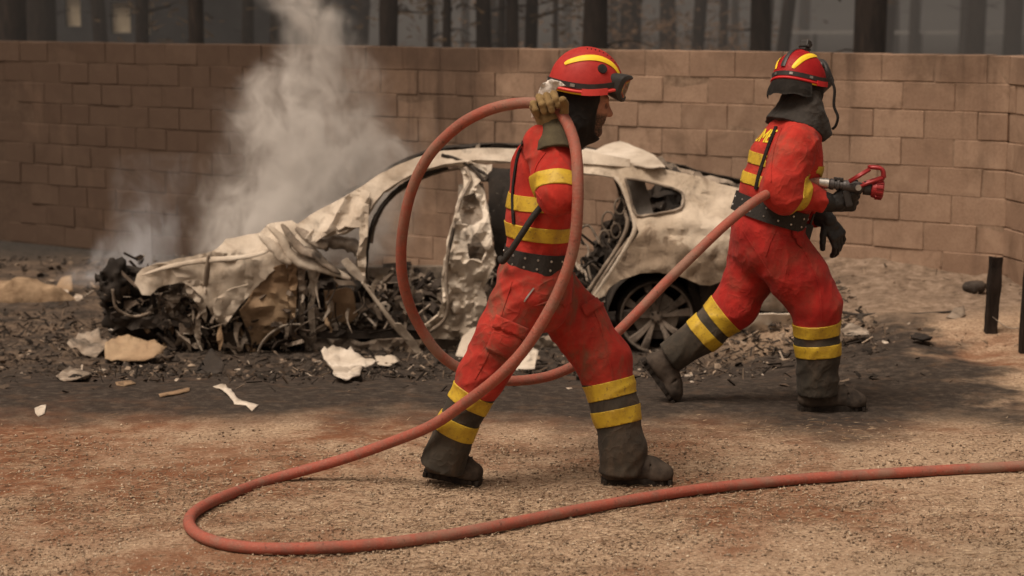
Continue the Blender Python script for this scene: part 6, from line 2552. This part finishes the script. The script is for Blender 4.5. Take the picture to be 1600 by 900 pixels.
# short burnt posts in the right corner with a sagging wire
def post(px, py, top, w, lab):
    b = G(px, py)
    s = FPX / b.y
    h = (py - top) / s
    t = empty('burnt_post', b)
    tag(t, lab, 'post')
    bm = bmesh.new()
    n = 9
    rows = []
    q = random.Random(px)
    for k in range(n):
        f = k / (n - 1)
        ww = w / s / 2 * (1 + q.uniform(-.10, .10))
        row = [bm.verts.new((x * ww + .02 * f, y * ww, f * h - (.03 if k == 0 else 0) + (q.uniform(-.01, .01) if k == n - 1 else 0))) for x, y in ((-1, -.8), (-.8, -1), (.8, -1), (1, -.8), (1, .8), (.8, 1), (-.8, 1), (-1, .8))]
        rows.append(row)
    for k in range(n - 1):
        for j in range(8):
            bm.faces.new((rows[k][j], rows[k][(j + 1) % 8], rows[k + 1][(j + 1) % 8], rows[k + 1][j]))
    bm.faces.new(rows[0][::-1])
    bm.faces.new(rows[-1])
    link('stake', bm_mesh('stake', bm), M_BARK, t, keep=False)
    return b


pa = post(1547, 524, 400, 19, 'short charred post standing at the foot of the wall on the right')
pb = post(1601, 545, 395, 17, 'charred post cut by the right edge of the view')
o = link('fence_wire', tube('fence_wire', catmull([Vector((pa.x, pa.y - .05, pa.z + .12)), (Vector((pa.x, pa.y, pa.z + .10)) + Vector((pb.x, pb.y, pb.z + .14))) / 2 - Vector((0, .04, .03)), Vector((pb.x, pb.y - .05, pb.z + .14))], 8), .003, 5), M_ASHB)
tag(o, 'thin wire sagging between two short charred posts', 'wire')
# a cable lying along the soil bank
o = link('cable', tube('cable', catmull([G(x, y, .008) for x, y in [(1316, 488), (1345, 492), (1390, 490), (1430, 491), (1480, 488), (1530, 484)]], 8), .010, 7), M_CHAR)
tag(o, 'black cable lying along the soil bank below the wall', 'cable')


# ================================================================== LITTER THAT NOBODY COULD COUNT
def on_g(x, y, dz=0.0):
    return (x, y, gz(x, y) + dz)


def ash_spot(q):
    while True:
        x, y = q.uniform(-4.4, 2.3), q.uniform(10.0, 14.6)
        d = abs(y - 12.7) / 1.7 + max(0, x - 1.9) * .8
        if q.random() < math.exp(-d * d * 1.1): return on_g(x, y, q.uniform(-.004, .02))


vs, fs = shards(9000, ash_spot, .004, .040, 21, .4, .75)
o = link('debris', mesh('debris', vs, fs, False), M_DEB2)
tag(o, 'ash, cinders and small broken scraps strewn round the burnt car', 'debris', kind='stuff')


def bank_spot(q):
    x = q.uniform(1.3, 4.2)
    y = q.uniform(11.4, 14.9)
    return on_g(x, y, q.uniform(-.004, .01))


vs, fs = shards(700, bank_spot, .004, .026, 22, .3, .7)
M_CLOD = debris_mat('soil_clods', [(0.0, (0.06, 0.042, 0.03)), (0.5, (0.18, 0.125, 0.085)), (0.9, (0.34, 0.25, 0.18)), (1.0, (0.5, 0.42, 0.34))])
o = link('clods', mesh('clods', vs, fs, False), M_CLOD)
tag(o, 'clods, twigs and rubble on the soil bank under the wall', 'rubble', kind='stuff')


def left_spot(q):
    x = q.uniform(-5.2, -2.2)
    y = q.uniform(12.6, 18.5)
    return on_g(x, y, q.uniform(-.004, .02))


vs, fs = shards(1300, left_spot, .006, .06, 23, .4, .7)
o = link('charred_litter', mesh('charred_litter', vs, fs, False), M_DEB2)
tag(o, 'charred twigs and cinders on the ground under the left of the wall', 'litter', kind='stuff')


def needles(n, seed):
    """dry pine needles and grit over the concrete"""
    q = np.random.default_rng(seed)
    y = 6.5 + (9.5 - 6.5) * q.random(n) ** 1.1
    x = (q.random(n) - .5) * 2 * (y * .275 + .15)
    dens = vnoise(x * 1.3, y * 1.3, x * 0, 4) + .6 * vnoise(x * 4, y * 4, x * 0, 6)
    keep = q.random(n) < np.clip(.55 + .6 * dens, .08, 1) * (1 - ss(8.7, 9.5, y))
    x, y = x[keep], y[keep]
    n = len(x)
    a = q.random(n) * np.pi
    a = np.where(q.random(n) < .5, a, .3 + .5 * q.standard_normal(n))
    L = .008 + .034 * q.random(n) ** 2
    w = .0008 + .0010 * q.random(n)
    z = ground_z(x, y) + .0025 + .007 * q.random(n)
    d = np.stack([np.cos(a) * L, np.sin(a) * L, (q.random(n) - .45) * .008], 1)
    s = np.stack([-np.sin(a) * w, np.cos(a) * w, np.zeros(n)], 1)
    c = np.stack([x, y, z], 1)
    up = np.array([0, 0, .0016])
    V = np.stack([c - d - s, c - d + s, c + d, c + up], 1).reshape(-1, 3)
    i = np.arange(n)[:, None] * 4
    T = np.concatenate([i + np.array([[0, 2, 3]]), i + np.array([[2, 1, 3]]), i + np.array([[1, 0, 3]])], 0)
    return np_mesh('pine_needles', V, T, False)


M_NDL = debris_mat('dry_needles', [(0.0, (0.055, 0.030, 0.018)), (0.4, (0.15, 0.085, 0.05)), (0.75, (0.34, 0.23, 0.14)), (1.0, (0.62, 0.48, 0.33))])
o = link('pine_needles', needles(34000, 5), M_NDL)
tag(o, 'dry pine needles scattered over the concrete in the foreground', 'needles', kind='stuff')


def pebbles(n, seed):
    q = np.random.default_rng(seed)
    y = 6.5 + (9.3 - 6.5) * q.random(n) ** 1.1
    x = (q.random(n) - .5) * 2 * (y * .275 + .15)
    y = np.where(q.random(n) < ss(8.5, 9.3, y), 6.5 + 2 * q.random(n), y)
    r = .0018 + .0065 * q.random(n) ** 4
    z = ground_z(x, y) + r * .35
    base = np.array([(1, 0, 0), (-1, 0, 0), (0, 1, 0), (0, -1, 0), (0, 0, .8), (0, 0, -.8)])
    j = .65 + .7 * q.random((n, 6, 1))
    a = q.random(n) * 6.28
    rot = np.stack([np.stack([np.cos(a), -np.sin(a), 0 * a], 1), np.stack([np.sin(a), np.cos(a), 0 * a], 1), np.stack([0 * a, 0 * a, 1 + 0 * a], 1)], 1)
    V = np.einsum('nij,nkj->nki', rot, base[None] * j) * r[:, None, None] + np.stack([x, y, z], 1)[:, None]
    T = np.array([(0, 2, 4), (2, 1, 4), (1, 3, 4), (3, 0, 4), (2, 0, 5), (1, 2, 5), (3, 1, 5), (0, 3, 5)])
    Q = (np.arange(n)[:, None, None] * 6 + T[None]).reshape(-1, 3)
    return np_mesh('grit', V.reshape(-1, 3), Q, False)


M_GRIT = debris_mat('grit_grains', [(0.0, (0.09, 0.062, 0.044)), (0.12, (0.20, 0.14, 0.095)), (0.6, (0.36, 0.265, 0.185)), (1.0, (0.58, 0.47, 0.355))])
o = link('grit', pebbles(34000, 9), M_GRIT)
tag(o, 'loose grit and small chips over the concrete in the foreground', 'grit', kind='stuff')
# ================================================================== SMOKE FROM THE WRECK
def plume(name, label, path, radii, dens, seed, color, scale=3.0, cut=.47):
    """rising smoke: a closed box of billowing density that follows a leaning column"""
    pts = [Vector(p) for p in path]
    lo = Vector([min(p[i] - r for p, r in zip(pts, radii)) for i in range(3)])
    hi = Vector([max(p[i] + r for p, r in zip(pts, radii)) for i in range(3)])
    lo.z, hi.z = pts[0].z - .05, pts[-1].z
    bm = bmesh.new()
    bm_box(bm, (lo + hi) / 2, hi - lo)
    t = NT(name)
    p = t.pos()
    x, y, z = t.sep(p)
    warp = t.noise(p, 1.1, 4, .6, 0, True)
    wv = t.n('ShaderNodeVectorMath', operation='MULTIPLY_ADD')
    t.set(wv.inputs[0], warp)
    wv.inputs[1].default_value = (1.1, .6, .6)
    sub = t.n('ShaderNodeVectorMath', operation='SUBTRACT')
    t.set(sub.inputs[0], p)
    sub.inputs[1].default_value = (.55, .3, .3)
    t.set(wv.inputs[2], sub.outputs[0])
    wx, wy, wz = t.sep(wv.outputs[0])

    def curve(vals, src):
        c = t.n('ShaderNodeFloatCurve')
        cm = c.mapping
        cv = cm.curves[0]
        zs = [q.z for q in pts]
        a, b = min(zs), max(zs)
        vmin, vmax = min(vals) - 1e-3, max(vals) + 1e-3
        pp = [((q - a) / (b - a), (v - vmin) / (vmax - vmin)) for q, v in zip(zs, vals)]
        while len(cv.points) < len(pp): cv.points.new(.5, .5)
        for k, (u, v) in zip(cv.points, pp): k.location = (u, v)
        cm.update()
        t.set(c.inputs['Value'], t.rng(src, a, b, 0, 1, False))
        return t.math('MULTIPLY_ADD', c.outputs[0], vmax - vmin, vmin)
    cx = curve([q.x for q in pts], z)
    cy = curve([q.y for q in pts], z)
    cr = curve(radii, z)
    cd = curve(dens, z)
    dx = t.math('DIVIDE', t.math('SUBTRACT', wx, cx), cr)
    dy = t.math('DIVIDE', t.math('SUBTRACT', wy, cy), cr)
    rr = t.math('SQRT', t.math('ADD', t.math('MULTIPLY', dx, dx), t.math('MULTIPLY', dy, dy)))
    body = t.rng(rr, .95, .10)
    n = t.noise(t.map(p, (1, 1, .8), (seed, seed * 2, -seed)), scale, 8, .66, .9)
    n2 = t.rng(n, cut, cut + .15)
    d = t.math('MULTIPLY', t.math('MULTIPLY', body, t.math('MULTIPLY_ADD', n2, .93, .07)), cd)
    v = t.n('ShaderNodeVolumePrincipled')
    v.inputs['Color'].default_value = (*color, 1)
    v.inputs['Anisotropy'].default_value = 0.1
    t.set(v.inputs['Density'], d)
    t.t.links.new(v.outputs[0], t.out.inputs['Volume'])
    o = link(name, bm_mesh(name, bm), t.m)
    tag(o, label, 'smoke', kind='stuff')
    return o


YS = 14.3
pl = [(460, 400), (470, 345), (490, 285), (500, 215), (490, 150), (505, 90), (490, 40), (455, 0), (425, -45)]
plume('car_smoke', 'billowing pale smoke rising from behind the bonnet of the burnt car', [P(x, y, YS) for x, y in pl], [.78, .92, .88, .84, .74, .54, .38, .38, .42], [17, 20, 18, 12, 9, 7.5, 8.5, 8, 6], 2.0, (.95, .92, .89), 3.6, .48)
pl = [(200, 425), (206, 400), (222, 370), (240, 335), (248, 290), (262, 240)]
plume('wisp_smoke', 'thin bluish wisps of smoke above the burnt nose of the car', [P(x, y, 14.0) for x, y in pl], [.62, .45, .38, .36, .40, .44], [4, 5, 4.5, 3, 1.6, .6], 5.0, (.88, .90, .95), 3.4)
